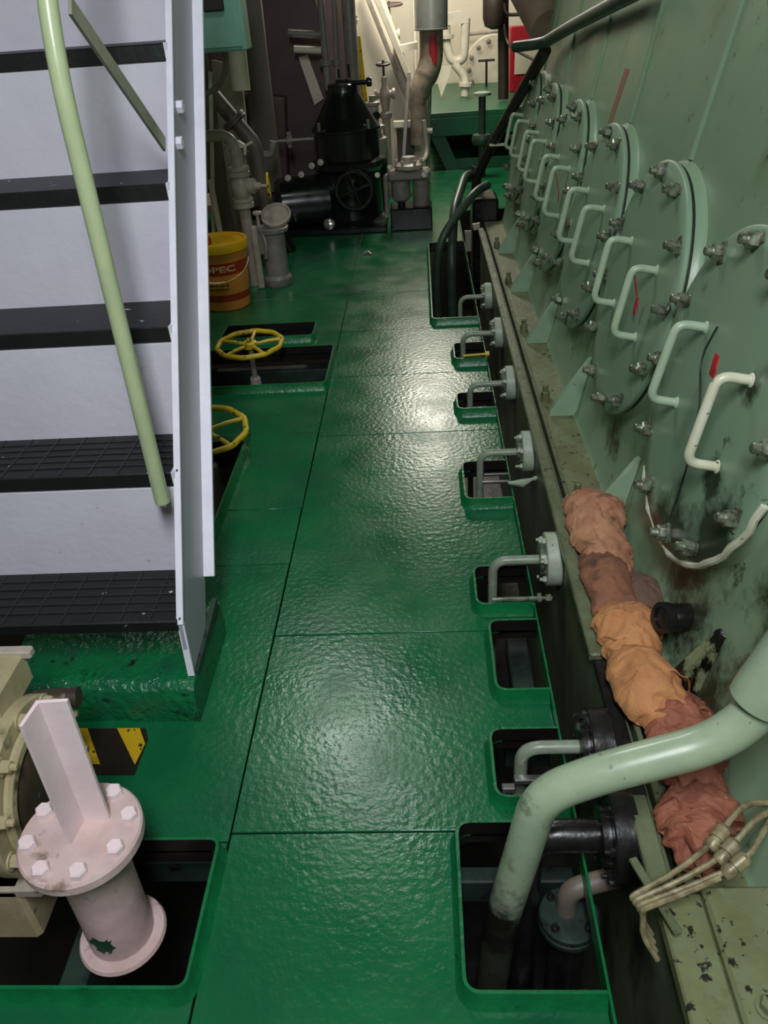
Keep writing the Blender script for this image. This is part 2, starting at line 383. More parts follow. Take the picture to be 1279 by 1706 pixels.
def plate_mesh(outer, holes, z0=-0.008, z1=0.0):
    """2d outline (list of (x,y,radius)) with holes -> solid plate"""
    cu = bpy.data.curves.new('tmp', 'CURVE'); cu.dimensions = '2D'; cu.fill_mode = 'BOTH'
    cu.extrude = (z1 - z0) / 2 - .0015; cu.bevel_depth = .0015; cu.bevel_resolution = 0
    cu.offset = -.0015
    for loop in [outer] + holes:
        pts = round_loop(loop)
        sp = cu.splines.new('POLY'); sp.points.add(len(pts) - 1); sp.use_cyclic_u = True
        for p, (x, y) in zip(sp.points, pts): p.co = (x, y, 0, 1)
    ob = bpy.data.objects.new('tmp', cu); COL.objects.link(ob)
    dg = bpy.context.evaluated_depsgraph_get()
    me = bpy.data.meshes.new_from_object(ob.evaluated_get(dg))
    bpy.data.objects.remove(ob); bpy.data.curves.remove(cu)
    for v in me.vertices: v.co.z += (z0 + z1) / 2
    return me
def round_loop(loop, n=5):
    out = []
    N = len(loop)
    for i, (x, y, r) in enumerate(loop):
        if r <= 0: out.append((x, y)); continue
        a = Vector(loop[i-1][:2]); b = Vector((x, y)); c = Vector(loop[(i+1) % N][:2])
        p0 = b + (a-b).normalized()*r; p1 = b + (c-b).normalized()*r
        for k in range(n+1):
            u = k/n; q = p0*(1-u)**2 + b*2*u*(1-u) + p1*u*u; out.append((q.x, q.y))
    return out

# holes along the walkway's right edge: (x0, y0, y1)
RH = [(0.030, 0.775, 1.132), (0.124, 1.205, 1.400), (0.153, 1.540, 1.812), (0.124, 1.895, 2.078),
      (0.121, 2.495, 2.762), (0.126, 3.247, 3.405), (0.136, 3.822, 4.027), (0.034, 4.425, 6.05)]
# holes in the left plates: (x0, x1, y0, y1)
LH = [(-1.30, -0.507, 0.782, 1.096), (-1.28, -0.795, 2.30, 3.02), (-1.30, -0.505, 3.605, 4.085), (-1.15, -0.640, 4.262, 4.468)]
YS_R = [0.10, 1.140, 1.816, 3.105, 3.742, 4.385, 5.055, 6.19, 7.6, 9.02]
G = 0.0022
def add_plate(me):
    me.materials.append(M['floor'])
    o = bpy.data.objects.new('floor_plate', me); COL.objects.link(o); o.parent = floor; ORG[o.name] = Vector((0, 0, 0))
    return o
for i in range(len(YS_R) - 1):
    ya, yb = YS_R[i] + G, YS_R[i+1] - G
    xr = EDGE - .006
    pts = [(SEAM + G, ya, 0)]
    # right side, going up, with notches
    cuts = [h for h in RH if h[2] > ya and h[1] < yb]
    loop = [(SEAM + G, yb, 0), (SEAM + G, ya, 0)]
    if cuts and cuts[0][1] <= ya: pass
    else: loop.append((xr, ya, 0))
    for (x0, y0, y1) in cuts:
        R = .028
        if y0 > ya: loop += [(xr, y0, 0), (x0, y0, R)]
        else: loop += [(x0, ya, 0)]
        if y1 < yb: loop += [(x0, y1, R), (xr, y1, 0)]
        else: loop += [(x0, yb, 0)]
    if not (cuts and cuts[-1][2] >= yb): loop.append((xr, yb, 0))
    add_plate(plate_mesh(loop, []))
YS_L = [0.10, 1.118, 2.18, 2.53, 3.15, 4.18, 5.05, 6.3, 7.6]
def rect(x0, x1, y0, y1, r=.0): return [(x0, y0, r), (x1, y0, r), (x1, y1, r), (x0, y1, r)]
for i in range(len(YS_L) - 1):
    ya, yb = YS_L[i] + G, YS_L[i+1] - G
    xl = -2.2 if yb > 2.4 or yb < 1.2 else -1.20
    loop = [(xl, ya, 0)]
    rights = []
    hs = []
    outer = [(SEAM - G, ya, 0), (SEAM - G, yb, 0)]
    left = []
    for (x0, x1, y0, y1) in LH:
        if y0 > ya and y1 < yb: hs.append(rect(x0, x1, y0, y1, .02))
    # holes crossing a seam: cut as notches on the plate's near or far edge
    near = [h for h in LH if h[2] <= ya < h[3]]; far = [h for h in LH if h[2] < yb <= h[3]]
    loop = [(SEAM - G, ya, 0), (SEAM - G, yb, 0)]
    for h in far: loop += [(h[1], yb, 0), (h[1], h[2], .02), (h[0], h[2], .02), (h[0], yb, 0)]
    loop += [(xl, yb, 0), (xl, ya, 0)]
    for h in near: loop += [(h[0], ya, 0), (h[0], h[3], .02), (h[1], h[3], .02), (h[1], ya, 0)]
    add_plate(plate_mesh(loop, hs))
# far right floor strip past the engine end and in front of the platform
def strip_wall(path, t, z0, z1, closed=False):
    """thin upright strip following a 2d path; thickness t to its left"""
    mb = MB(); n = len(path); P = [Vector((x, y)) for x, y in path]
    rows = []
    for i, p in enumerate(P):
        a = P[i-1] if (i > 0 or closed) else p; c = P[(i+1) % n] if (i < n-1 or closed) else p
        d = Vector((0, 0))
        if (p - a).length > 1e-9: d += (p - a).normalized()
        if (c - p).length > 1e-9: d += (c - p).normalized()
        d.normalize(); nrm = Vector((-d.y, d.x)); q = p + nrm * t; w = p + nrm * (t + .013)
        rows.append([(p.x, p.y, z0), (p.x, p.y, z1), (q.x, q.y, z1), (q.x + (w.x-q.x)*.35, q.y + (w.y-q.y)*.35, z1*.35), (w.x, w.y, .0005), (q.x, q.y, z0)])
    vs = [v for r in rows for v in r]; fs = []; K = 6
    m = n if closed else n - 1
    for i in range(m):
        a = i*K; b = ((i+1) % n)*K
        for k in range(K): fs.append((a+k, a+(k+1) % K, b+(k+1) % K, b+k))
    if not closed: fs += [tuple(range(K)), tuple((n-1)*K + k for k in range(K))[::-1]]
    mb.add(vs, fs); mb.nface = m * K
    return mb
def build_coaming(mb):
    o = mb.build('hole_coaming', 'coaming', floor, 30)
    o.data.materials.append(M['bilge'])                    # inner face coloured dark to carry the shade inside the hole
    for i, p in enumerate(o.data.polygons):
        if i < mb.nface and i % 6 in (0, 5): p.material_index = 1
CH = 0.040
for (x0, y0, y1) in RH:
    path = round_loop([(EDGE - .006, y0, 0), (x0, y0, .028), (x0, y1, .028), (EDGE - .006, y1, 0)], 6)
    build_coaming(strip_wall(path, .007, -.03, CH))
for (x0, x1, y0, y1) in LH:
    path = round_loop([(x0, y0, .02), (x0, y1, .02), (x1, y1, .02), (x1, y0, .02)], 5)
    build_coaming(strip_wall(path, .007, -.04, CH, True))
MB().bbox((EDGE - .005, 0.1, -.03), (EDGE + .001, 6.1, CH - .012), .0015).build('edge_strip', 'coaming', floor)
MB().bbox((EDGE - .006, 6.1, -.03), (EDGE + .002, 9.02, .006), .0015).build('edge_strip', 'coaming', floor)
# hazard marking painted on the left plate
hzb = [onz(118, 1214), onz(243, 1214), onz(247, 1232), onz(224, 1292), onz(118, 1292)]
MB().prism([Vector((p.x, p.y, .0004)) for p in hzb], (0, 0, .0012)).build('hazard_mark', 'hz_black', floor)
for q in ([(124, 1214), (146, 1214), (167, 1274), (146, 1274)], [(195, 1214), (233, 1214), (242, 1240), (225, 1275)]):
    MB().prism([Vector((onz(*p).x, onz(*p).y, .0018)) for p in q], (0, 0, .0008)).build('hazard_stripe', 'hz_yellow', floor)

# bilge below, walls and deckhead round the place
def struct(name, mb, mat): return tag(mb.build(name, mat, None, 0), kind='structure')
struct('floor_bilge', MB().box((-3.2, -1.5, -.85), (2.6, 12.6, -.8)), 'bilge')
struct('wall_left', MB().box((-3.2, -1.5, -.8), (-3.1, 12.6, 3.5)), 'wall')
struct('wall_front', MB().box((-3.1, -1.6, -.8), (2.6, -1.5, 3.5)), 'wall')
struct('wall_back', MB().box((-3.1, 12.0, -.8), (2.6, 12.1, 3.5)), 'bulkhead')
struct('ceiling', MB().box((-3.2, -1.6, 3.5), (2.6, 12.6, 3.6)), 'ceil')
# floor bearers under the plates
for i, (x0, x1, y0, y1) in enumerate([(-.825, -.765, -.0, 1.118), (-1.9, -.30, 1.14, 1.19), (-.44, -.38, .1, 6.2), (.17, .29, 1.47, 1.52),
                                      (-1.9, -.5, 3.2, 3.26), (.21, .275, 1.50, 1.90), (-.3, .29, 2.3, 2.35), (-.3, .29, 3.15, 3.2), (-1.9, -.5, 4.12, 4.2), (-.2, .29, 1.085, 1.125)]):
    tag(MB().bbox((x0, y0, -.19), (x1, y1, -.11), .004).build('floor_bearer', 'beam'), kind='structure')

# ------------------------------------------------------------------ main engine
TILT = math.radians(11.5)
EV = Vector((math.sin(TILT), 0, math.cos(TILT)))        # up along the leaning side
EN = Vector((-math.cos(TILT), 0, math.sin(TILT)))       # outwards to the walkway
EU = Vector((0, -1, 0))
PB = Vector((0.53, 0, 0.2))                             # a point of the plane of the door faces
NECK = 0.055
def wallp(Y, v, n=0.0):
    p = PB + EV * v + EN * n; return Vector((p.x, Y, p.z))
eng = thing('main_engine', (0.6, 3.5, -.3), 'big pale green engine side with round bolted crankcase doors', 'engine')
Y0, Y1 = 0.30, 6.12
# frame wall as a curved-foot sheet: profile in XZ, extruded along Y
prof = [wallp(0, 3.1, -NECK)]
for v in (2.0, 1.2, .6, .25, .10): prof.append(wallp(0, v, -NECK))
pf = wallp(0, .0, -NECK)
prof += [pf + Vector((-.008, 0, -.02)), pf + Vector((-.022, 0, -.045)), pf + Vector((-.05, 0, -.06))]
mb = MB(); nP = len(prof)
NY = 40
vs = []
for j in range(NY + 1):
    y = Y0 + (Y1 - Y0) * j / NY
    for p in prof: vs.append(Vector((p.x, y, p.z)))
fs = [(j*nP+i, (j+1)*nP+i, (j+1)*nP+i+1, j*nP+i+1) for j in range(NY) for i in range(nP-1)]
mb.add(vs, fs)
M['engine_oily'] = stained('engine', ((.0, 1.55-3.5, .62, .26), (.0, 1.30-3.5, .55, .20), (.0, 1.25-3.5, .85, .16), (-.01, 2.4-3.5, .62, .14)), srgb(44, 44, 24), 14, .34, .62)
mb.build('frame_wall', 'engine_oily', eng, 50)
MB().prism([wallp(Y1, 3.1, -NECK), wallp(Y1, .0, -NECK), wallp(Y1, 0, -NECK) + Vector((1.0, 0, 0)), wallp(Y1, 3.1, -NECK) + Vector((.6, 0, 0))], (0, .02, 0)).build('end_wall', 'engine', eng)
PITCH, C0, VC, RD = 0.785, 1.73, 0.578, 0.384
door_me = MB().lathe([(RD-.004, -.018), (RD, -.014), (RD, -.004), (RD-.005, 0), (RD-.05, .0015), (0, .0015)], None, 64).mesh('crankcase_door', 'door', 40)
gask_me = MB().lathe([(RD-.004, -.026), (RD-.004, -.018), (.1, -.018)], None, 64).mesh('gasket', 'gasket', 40)
neck_me = MB().lathe([(RD+.012, -NECK-.006), (RD+.002, -NECK+.006), (RD-.003, -NECK+.018), (RD-.006, -.026), (RD-.06, -.026)], None, 64).mesh('door_neck', 'engine', 50)
hp = [(0, .102, 0), (0, .102, .072), (0, -.102, .072), (0, -.102, 0)]
handle_me = MB().tube(hp, .0115, .03, 12).lathe([(.017, 0), (.013, .006)], Matrix.Translation((0, .102, 0)), 14).lathe([(.017, 0), (.013, .006)], Matrix.Translation((0, -.102, 0)), 14).mesh('handle', 'handle', 60)
handle_w_me = handle_me.copy(); handle_w_me.materials.clear(); handle_w_me.materials.append(M['handle_white'])
door_oily_me = door_me.copy(); door_oily_me.materials.clear(); door_oily_me.materials.append(stained('door', ((.05, -.37, .22), (.27, -.22, .17), (.17, -.12, .07), (.17, .10, .06))))
doors = []
for k in range(6):
    yc = C0 + PITCH * k
    Dm = Matrix((EU, EV, EN)).transposed().to_4x4(); Dm.translation = wallp(yc, VC)
    d = inst('crankcase_door', door_oily_me if k == 0 else door_me, Dm, eng); doors.append(d)
    inst('door_neck', neck_me, Dm, eng)
    local('gasket', gask_me, Matrix.Identity(4), d)
    for j in range(12):
        a = 2*PI*(j + .28)/12 + .02*math.sin(j*3+k)
        local('stud_nut', nut_me, Matrix.Translation((.350*math.cos(a), .350*math.sin(a), 0)) @ Matrix.Rotation(j*1.3 + k, 4, 'Z'), d)
    for s in (1, -1):
        h = local('handle', handle_w_me if (k == 0 and s == 1) else handle_me, Matrix.Translation((.160*s, .012, 0)) @ Matrix.Rotation(.05*math.sin(k*2.1+s), 4, 'Z'), d)
    # soft crease running up the plating above each door
    mbc = MB(); vsx = []
    for j in range(13):
        v = VC + RD + .01 + j*.14
        for (du, dn) in ((-.034, 0), (-.016, .006), (0, .009), (.010, .005), (.018, 0)):
            vsx.append(wallp(yc + .02 - du, v, -NECK + dn))
    mbc.add(vsx, [(j*5+i, j*5+i+1, (j+1)*5+i+1, (j+1)*5+i) for j in range(12) for i in range(4)])
    mbc.build('plating_crease', 'engine', eng, 60)
# rusty primer streak on the plating above the third door
prs = [(3.60, .93), (3.665, .93), (3.62, 1.13), (3.545, 1.13)]
MB().prism([wallp(a_, v_, -NECK + .0006) for a_, v_ in prs], EN * .0012).build('primer_streak', 'primer', eng)
# red ribbons tied on two handles, a wire on the nearest door
def ribbon(door, pts, w, mat='red_tag'):
    mbr = MB(); P = [Vector(p) for p in pts]
    for off in (-1, 1): pass
    vs = []
    for i, p in enumerate(P):
        vs += [p + Vector((w, 0, 0)), p + Vector((-w, 0, 0)), p + Vector((-w, 0, .003)), p + Vector((w, 0, .003))]
    fs = [(i*4+k, i*4+(k+1) % 4, (i+1)*4+(k+1) % 4, (i+1)*4+k) for i in range(len(P)-1) for k in range(4)] + [(0,1,2,3), ((len(P)-1)*4+3, (len(P)-1)*4+2, (len(P)-1)*4+1, (len(P)-1)*4)]
    me = mbr.add(vs, fs).mesh('red_ribbon', mat); o = local('red_ribbon', me, Matrix.Identity(4), door); tag(o, 'red ribbon tied on the handle')
ribbon(doors[1], [(.150, .112, .066), (.146, .08, .05), (.135, .05, .035), (.128, .02, .02), (.135, -.005, .012)], .004)
ribbon(doors[1], [(.128, .02, .018), (.135, -.01, .02), (.138, -.03, .016)], .010)
ribbon(doors[0], [(.160, .112, .086), (.165, .135, .090), (.150, .155, .085)], .012)
ribbon(doors[0], [(.150, .118, .078), (.135, .135, .080)], .009)
ribbon(doors[3], [(.145, .11, .066), (.140, .06, .04), (.136, .0, .015), (.138, -.03, .012)], .006)
me = MB().tube([(-.09, .14, .004), (-.12, .05, .003), (-.03, -.02, .003), (.03, -.16, .003), (.05, -.30, .004)], .0022, .05, 6).mesh('wire', 'gasket')
tag(local('wire', me, Matrix.Identity(4), doors[0]), 'thin dark wire crossing the door')
# coaming rope / packing round the foot of the nearest door
me = MB().tube([(RD*math.cos(a)*1.012, RD*math.sin(a)*1.012, -.008 + .004*math.sin(a*23)) for a in [-2.2 + i*.09 for i in range(24)]], .009, 0, 8).mesh('packing_cord', 'handle_white')
tag(local('packing_cord', me, Matrix.Identity(4), doors[0]), 'whitish packing cord along the door edge')
# bedplate: side, rail, groove, ledge
BX = 0.372
MB().bbox((BX + .014, Y0, -.8), (BX + .05, Y1 - .4, .186), .004).build('bedplate_side', 'bedplate', eng)
MB().bbox((BX, 1.49, .176), (BX + .040, 5.75, .200), .004).build('bedplate_rail', 'rail', eng)
MB().bbox((BX, .885, .176), (BX + .040, 1.080, .200), .004).build('bedplate_rail', 'rail', eng)
MB().bbox((BX + .01, 1.080, .168), (BX + .046, 1.49, .188), .004).build('bedplate_rail', 'black', eng)
MB().bbox((BX + .058, 1.2, .150), (BX + .070, 5.75, .196), .003).build('groove_strip', 'rail', eng)
MB().bbox((BX + .070, .90, .120), (BX + .33, Y1, .150), .003).build('ledge_plate', 'ledge', eng)
MB().bbox((BX + .04, .90, .05), (BX + .075, Y1 - .4, .110), .003).build('drain_gutter', 'black', eng)
# wide dirty foot plate close to the camera
MB().bbox((BX + .006, .35, .165), (BX + .085, .865, .200), .004).build('foot_plate', 'ledge', eng)
MB().bbox((BX + .085, .30, .150), (BX + .42, .870, .215), .006).build('foot_plate', 'ledge', eng)
MB().lathe([(.02, 0), (.02, .004)], frame((.50, .66, .215), (0, 0, 1)), 16).lathe([(.0145, .004), (.0145, .018), (.0125, .02)], frame((.50, .66, .215), (0, 0, 1)), 6).build('foot_bolt', 'ledge', eng)
# gussets between the doors
for k in range(0, 6):
    gy = C0 - PITCH/2 + PITCH*k
    base_in = wallp(gy, -.03, -NECK + .004); top = wallp(gy, .20, -NECK + .002)
    a = Vector((.472, gy, .150)); 
    poly = [a, Vector((base_in.x, gy, .150)), Vector((top.x, gy, top.z)), Vector((top.x - .012, gy, top.z - .006)), Vector((a.x, gy, .172))]
    if k == 0:
        MB().prism(poly, (0, .03, 0)).build('gusset', 'stain', eng); continue
    MB().prism(poly, (0, .024, 0)).build('gusset', 'gusset', eng)
    for (dy) in (.16, ):
        c = Vector((.475, gy + dy, .150))
        MB().lathe([(.024, 0), (.024, .006)], frame(c, (0, 0, 1)), 16).lathe([(.019, .006), (.019, .034), (.016, .037)], frame(c, (0, 0, 1)), 6).lathe([(.012, .037), (.012, .062), (.009, .066)], frame(c, (0, 0, 1)), 12).build('bedplate_bolt', 'ledge', eng)
# oily black relief cock low on the wall
c = wallp(1.52, .10, -NECK)
MB().lathe([(.034, 0), (.034, .05), (.030, .06), (.038, .062), (.038, .078), (.026, .080), (.026, .074), (0, .074)], frame(c, EN + Vector((0, -.35, .1))), 24).build('oily_cock', 'black', eng)

# ------------------------------------------------------------------ drain pipes out of the bedplate
def drain_pipe(Y, zc, drop, label, fm, pm, bolt, R=.082, r=.0135, flangedepth=.03, Yd=None, bend=.05):
    x = BX + .012
    t = thing('drain_pipe', (x, Y, zc), label, 'pipe', 'elbow drain pipes out of the bedplate')
    Yd = Y if Yd is None else Yd
    fr = frame((x, Y, zc), (-1, 0, 0))
    MB().lathe([(R, 0), (R, flangedepth-.003), (R-.004, flangedepth)], fr, 32).build('wall_flange', fm, t)
    MB().lathe([(R*.62, flangedepth), (R*.62, flangedepth+.016), (R*.5, flangedepth+.018)], fr, 28).build('cover_flange', 'nut' if fm != 'black' else 'black', t)
    for j in range(6):
        a = PI/6 + PI/3*j
        inst('flange_bolt', bolt, fr @ Matrix.Translation((R*.80*math.cos(a), R*.80*math.sin(a), flangedepth)), t)
    MB().tube([(x - flangedepth - .012, Y, zc), (drop, Y, zc), (drop, Yd, -.62)], r, bend, 14).build('elbow_tube', pm, t)
    return t
drain_pipe(2.045, .085, .180, 'drain elbow with white round flange beside the light brown rag', 'white_flange', 'pipe_small', bolt_small_me, .085, .0150, .045)
drain_pipe(2.735, .090, .186, 'drain elbow with pale flange beside the hole holding two bright steel strips', 'white_flange', 'pipe_small', bolt_small_me, .080, .0140, .042)
drain_pipe(3.390, .085, .184, 'drain elbow dropping into the small hole just beyond the steel strip hole', 'white_flange', 'pipe_small', bolt_small_me, .078, .0135, .042)
drain_pipe(4.000, .095, .182, 'drain elbow dropping into the small hole with the yellow marked bar', 'white_flange', 'pipe_small', bolt_small_me, .078, .0135, .042)
drain_pipe(4.70, .060, .20, 'farthest drain elbow, inside the long dark hole', 'white_flange', 'pipe_small', bolt_small_me, .078, .0135, .042)
drain_pipe(1.285, .105, .185, 'grey drain elbow on a black oily flange above the near small hole', 'black', 'pipe_small', bolt_black_me, .090, .0160, .05)
drain_pipe(1.052, .105, .172, 'thick dark drain elbow on a large black flange in the biggest near hole', 'black', 'black', bolt_black_me, .098, .034, .05, bend=.07)
# lower flanged elbow in the near hole
c = onz(948, 1522, -.12)
t = thing('flanged_elbow', (c.x, c.y, -.4), 'oily flanged pipe elbow standing deep in the biggest near hole', 'pipe')
fr = frame(c, (0, 0, 1))
MB().lathe([(.062, -.02), (.066, -.016), (.066, -.004), (.062, 0), (.03, 0)], fr, 28).build('flange', 'beam', t)
MB().lathe([(.062, -.042), (.066, -.038), (.066, -.026), (.062, -.022)], fr, 28).build('counter_flange', 'beam', t)
MB().cyl((c.x, c.y, -.78), (c.x, c.y, -.15), .042, 20).build('stand_pipe', 'black', t)
MB().tube([c + Vector((-.005, .01, 0)), c + Vector((-.005, .01, .075)), c + Vector((.115, .035, .085))], .023, .055, 14).build('elbow_tube', 'greybrown', t)
for j in range(4):
    a = PI/4 + PI/2*j
    inst('flange_bolt', bolt_black_me, fr @ Matrix.Translation((.05*math.cos(a), .05*math.sin(a), 0)), t)

# loose bars across the holes
tag(MB().bbox((.135, 1.215, .030), (.165, 1.232, .048), .002).bbox((.165, 1.236, .034), (.288, 1.254, .050), .002).build('steel_strip', 'chrome'), 'short bright L-shaped strip at the near small hole under the big pipe', 'strip')
tag(MB().cyl((.165, 1.897, .050), (.31, 1.897, .050), .0075, 10).lathe([(.016, 0), (.016, .012)], frame((.30, 1.897, .050), (1, 0, 0)), 6).lathe([(.012, 0), (.012, .016)], frame((.325, 1.897, .050), (1, 0, 0)), 6).cyl((.30, 1.897, .050), (.345, 1.897, .050), .006, 10).build('threaded_rod', 'nut'), 'threaded rod with nuts lying on the hole beside the white flange', 'rod')
tag(MB().bbox((.185, 2.585, .0405), (.287, 2.596, .0505), .001).build('flat_bar', 'chrome'), 'thin bright steel strip, nearer of two over the same hole', 'strip')
tag(MB().bbox((.195, 2.640, .0405), (.287, 2.650, .0505), .001).build('flat_bar', 'chrome'), 'thin bright steel strip, farther of two over the same hole', 'strip')
tag(MB().tube([(.175, 3.834, .046), (.292, 3.834, .050)], .006, 0, 8).lathe([(.013, 0), (.013, .02)], frame((.285, 3.834, .050), (1, 0, 0)), 6).build('marked_bar', 'wheel'), 'small yellow painted bar across a hole', 'bar')
tag(MB().tube([(.275, 2.54, .07), (.33, 2.56, .055), (.372, 2.58, .06)], lambda t_: .004 + .012*math.sin(PI*t_)**2, 0, 8).tube([(.372, 2.58, .06), (.384, 2.585, .06)], .008, 0, 8).build('cable_lug', 'white_flange'), 'small pale cable lug beside the two bright strips', 'lug')

# ------------------------------------------------------------------ big pale pipe in the near right corner
t = thing('bent_pipe', (.11, 1.0, -.5), 'thick pale green bent pipe rising from the biggest near hole', 'pipe')
P = [(.075, 1.0, -.72), at(833, 1540, 1.0), at(900, 1325, 1.0), at(1000, 1288, 1.0), at(1228, 1228, 1.01), at(1330, 1090, 1.03)]
M['pipe_green_oily'] = stained('pipe_green', ((-.04, 0, .18, .42), (.0, 0, .38, .10)), srgb(26, 26, 20), 11, .55, .60)
MB().tube(P, .0375, .10, 24, n=12).build('pipe_run', 'pipe_green_oily', t)
a = at(1262, 1168, 1.02); b = at(1350, 1050, 1.03); dd = (b - a).normalized()
MB().lathe([(.046, 0), (.051, .004), (.053, .03), (.053, .30)], frame(a - dd*.005, dd), 28).build('pipe_sleeve', 'pipe_green', t)
# four thin tubes with couplings
cpl = [((1046, 1497), (1130, 1450), (1190, 1402), (1222, 1358), (1245, 1338), (1300, 1338)),
       ((1052, 1503), (1140, 1464), (1205, 1425), (1240, 1385), (1262, 1362), (1300, 1345)),
       ((1060, 1510), (1150, 1476), (1218, 1448), (1252, 1420), (1268, 1392), (1300, 1340)),
       ((1068, 1516), (1150, 1484), (1200, 1462))]
labs = ['topmost of the thin tubes with brass couplings over the rail corner', 'second thin tube with coupling below the topmost one', 'lowest thin tube with coupling, curving up at the picture edge', 'short thin tube lying under the three coupled tubes']
for i, pl in enumerate(cpl):
    zs = [.215, .25, .27, .29, .30, .30]
    pts = [onz(px, py, zs[j] + .004*i) for j, (px, py) in enumerate(pl)]
    st = [Vector((.368, pts[0].y - .020 - .006*i, .135)), Vector((.350 - .002*i, pts[0].y - .010, .165)), Vector((.352 - .003*i, pts[0].y - .002, .205))]
    o = thing('thin_tube', pts[0], labs[i], 'tube', 'thin tubes over the rail corner')
    MB().tube(st + pts, .0055, .03, 8, n=5).build('tube_run', 'copper', o)
    if i < 3:
        d = (pts[3] - pts[2]).normalized(); c = pts[2]
        MB().lathe([(.009, -.018), (.013, -.012), (.013, 0), (.0105, .001), (.0105, .006), (.014, .007), (.014, .03), (.009, .036)], frame(c, d), 12).build('coupling', 'copper', o)
tag(MB().bbox((-.008, -.075, -.004), (.008, .075, .004), .002, frame(onz(1090, 1490, .222), (0, 0, 1), (.92, .3, 0))).build('clamp_bar', 'rail'), 'small flat clamp bar pressing the thin tubes onto the rail', 'clamp')

# ------------------------------------------------------------------ rags in the gutter
def rag(name, label, path, mat, seed, ring=72, n=90, amp=.30, k=1.0):
    """crumpled cloth: flattened loft with sharp folds. path: (x,y,z,halfwidth,halfheight)"""
    mb = MB(); vs = []; fs = []
    m = len(path) - 1
    def ev(t):
        f = t*m; i = min(int(f), m-1); u = f - i; u = u*u*(3-2*u)*.6 + u*.4
        return [path[i][k]*(1-u) + path[i+1][k]*u for k in range(5)]
    def ridge(q): return 1 - 2*abs(noise.noise(q))
    for i in range(n+1):
        t_ = i/n; x, y, z, w, h = ev(t_); x2, y2 = ev(min(1, t_+.02))[:2]; x1, y1 = ev(max(0, t_-.02))[:2]
        d = Vector((x2-x1, y2-y1, 0)).normalized(); side = Vector((d.y, -d.x, 0))
        endf = min(1, math.sin(PI*min(max(t_, .0), 1))**.2 + .10)
        for k in range(ring):
            a = 2*PI*k/ring; ca, sa = math.cos(a), math.sin(a)
            px_, py_ = x + side.x*ca*w, y + side.y*ca*w
            q = Vector((px_, py_, 0)); so = Vector((seed*3.1, seed*1.7, sa*.6))
            warp = Vector((noise.noise(q*14 + so), noise.noise(q*14 + so + Vector((9, 2, 0))), 0))*.35
            f1 = noise.noise(q*11 + so)                                   # big lumps
            qr = Vector((q.x*34 + q.y*9, q.y*14 - q.x*6, 0)) + so + warp*3     # long folds
            f2 = ridge(qr)
            f3 = ridge(Vector((q.x*50 - q.y*38, q.y*44 + q.x*20, 1)) + so + warp*4)
            edge = noise.noise(Vector((t_*9, ca*2.2 + seed, 3)))
            radw = (1 + amp*.9*edge + amp*.25*f3) * endf
            top = (1 + amp*1.6*f1 + amp*.9*f2 + amp*.45*f3) * endf
            zz = sa*h*max(.15, top)
            if sa < 0: zz = sa*h*.35
            vs.append(Vector((x, y, z)) + side*(ca*w*radw) + Vector((0, 0, zz)) + d*(edge*.02))
    for i in range(n):
        for k in range(ring):
            fs.append((i*ring+k, i*ring+(k+1) % ring, (i+1)*ring+(k+1) % ring, (i+1)*ring+k))
    fs += [tuple(range(ring))[::-1], tuple(n*ring + k for k in range(ring))]
    mb.add(vs, fs)
    return tag(mb.build(name, mat, None, 60), label, 'rag', 'oily rags in the engine gutter')
rag('rag', 'light brown crumpled rag, farthest of the row by the rail', [(.515, 2.22, .205, .060, .032), (.495, 2.13, .215, .090, .050), (.482, 2.02, .215, .078, .048), (.485, 1.88, .21, .070, .040), (.49, 1.76, .205, .055, .030)], 'rag1', 1)
rag('rag', 'dull brown smooth rag next to the farthest one by the rail', [(.46, 1.92, .200, .050, .030), (.465, 1.80, .215, .066, .044), (.468, 1.66, .212, .062, .040), (.465, 1.54, .20, .05, .025)], 'rag2', 4, amp=.14)
rag('rag', 'dark greyish oily rag wedged between brown rags and engine side', [(.545, 1.80, .200, .03, .02), (.555, 1.72, .215, .05, .032), (.55, 1.64, .21, .045, .028), (.54, 1.58, .20, .03, .02)], 'rag_dark', 9, amp=.12)
rag('rag', 'orange brown bunched rag in the middle of the row', [(.49, 1.645, .21, .075, .040), (.478, 1.56, .222, .085, .050), (.468, 1.48, .215, .068, .045), (.458, 1.40, .20, .045, .03)], 'rag3', 12, amp=.26)
rag('rag', 'bright orange swollen rag hanging over the dark rail gap', [(.445, 1.47, .222, .045, .036), (.458, 1.40, .232, .070, .058), (.478, 1.32, .226, .082, .064), (.505, 1.26, .21, .06, .045), (.53, 1.22, .195, .04, .03)], 'rag3', 17, amp=.15)
rag('rag', 'red brown rag behind the thick bent pipe', [(.54, 1.34, .20, .055, .036), (.53, 1.25, .212, .080, .050), (.52, 1.16, .208, .075, .045), (.515, 1.08, .195, .06, .032)], 'rag4', 21)
rag('rag', 'dark red wet rag nearest the camera, below the thick bent pipe', [(.50, 1.10, .185, .05, .03), (.50, 1.03, .20, .080, .048), (.485, .97, .20, .065, .042), (.475, .91, .19, .04, .025)], 'rag4', 27, amp=.3)

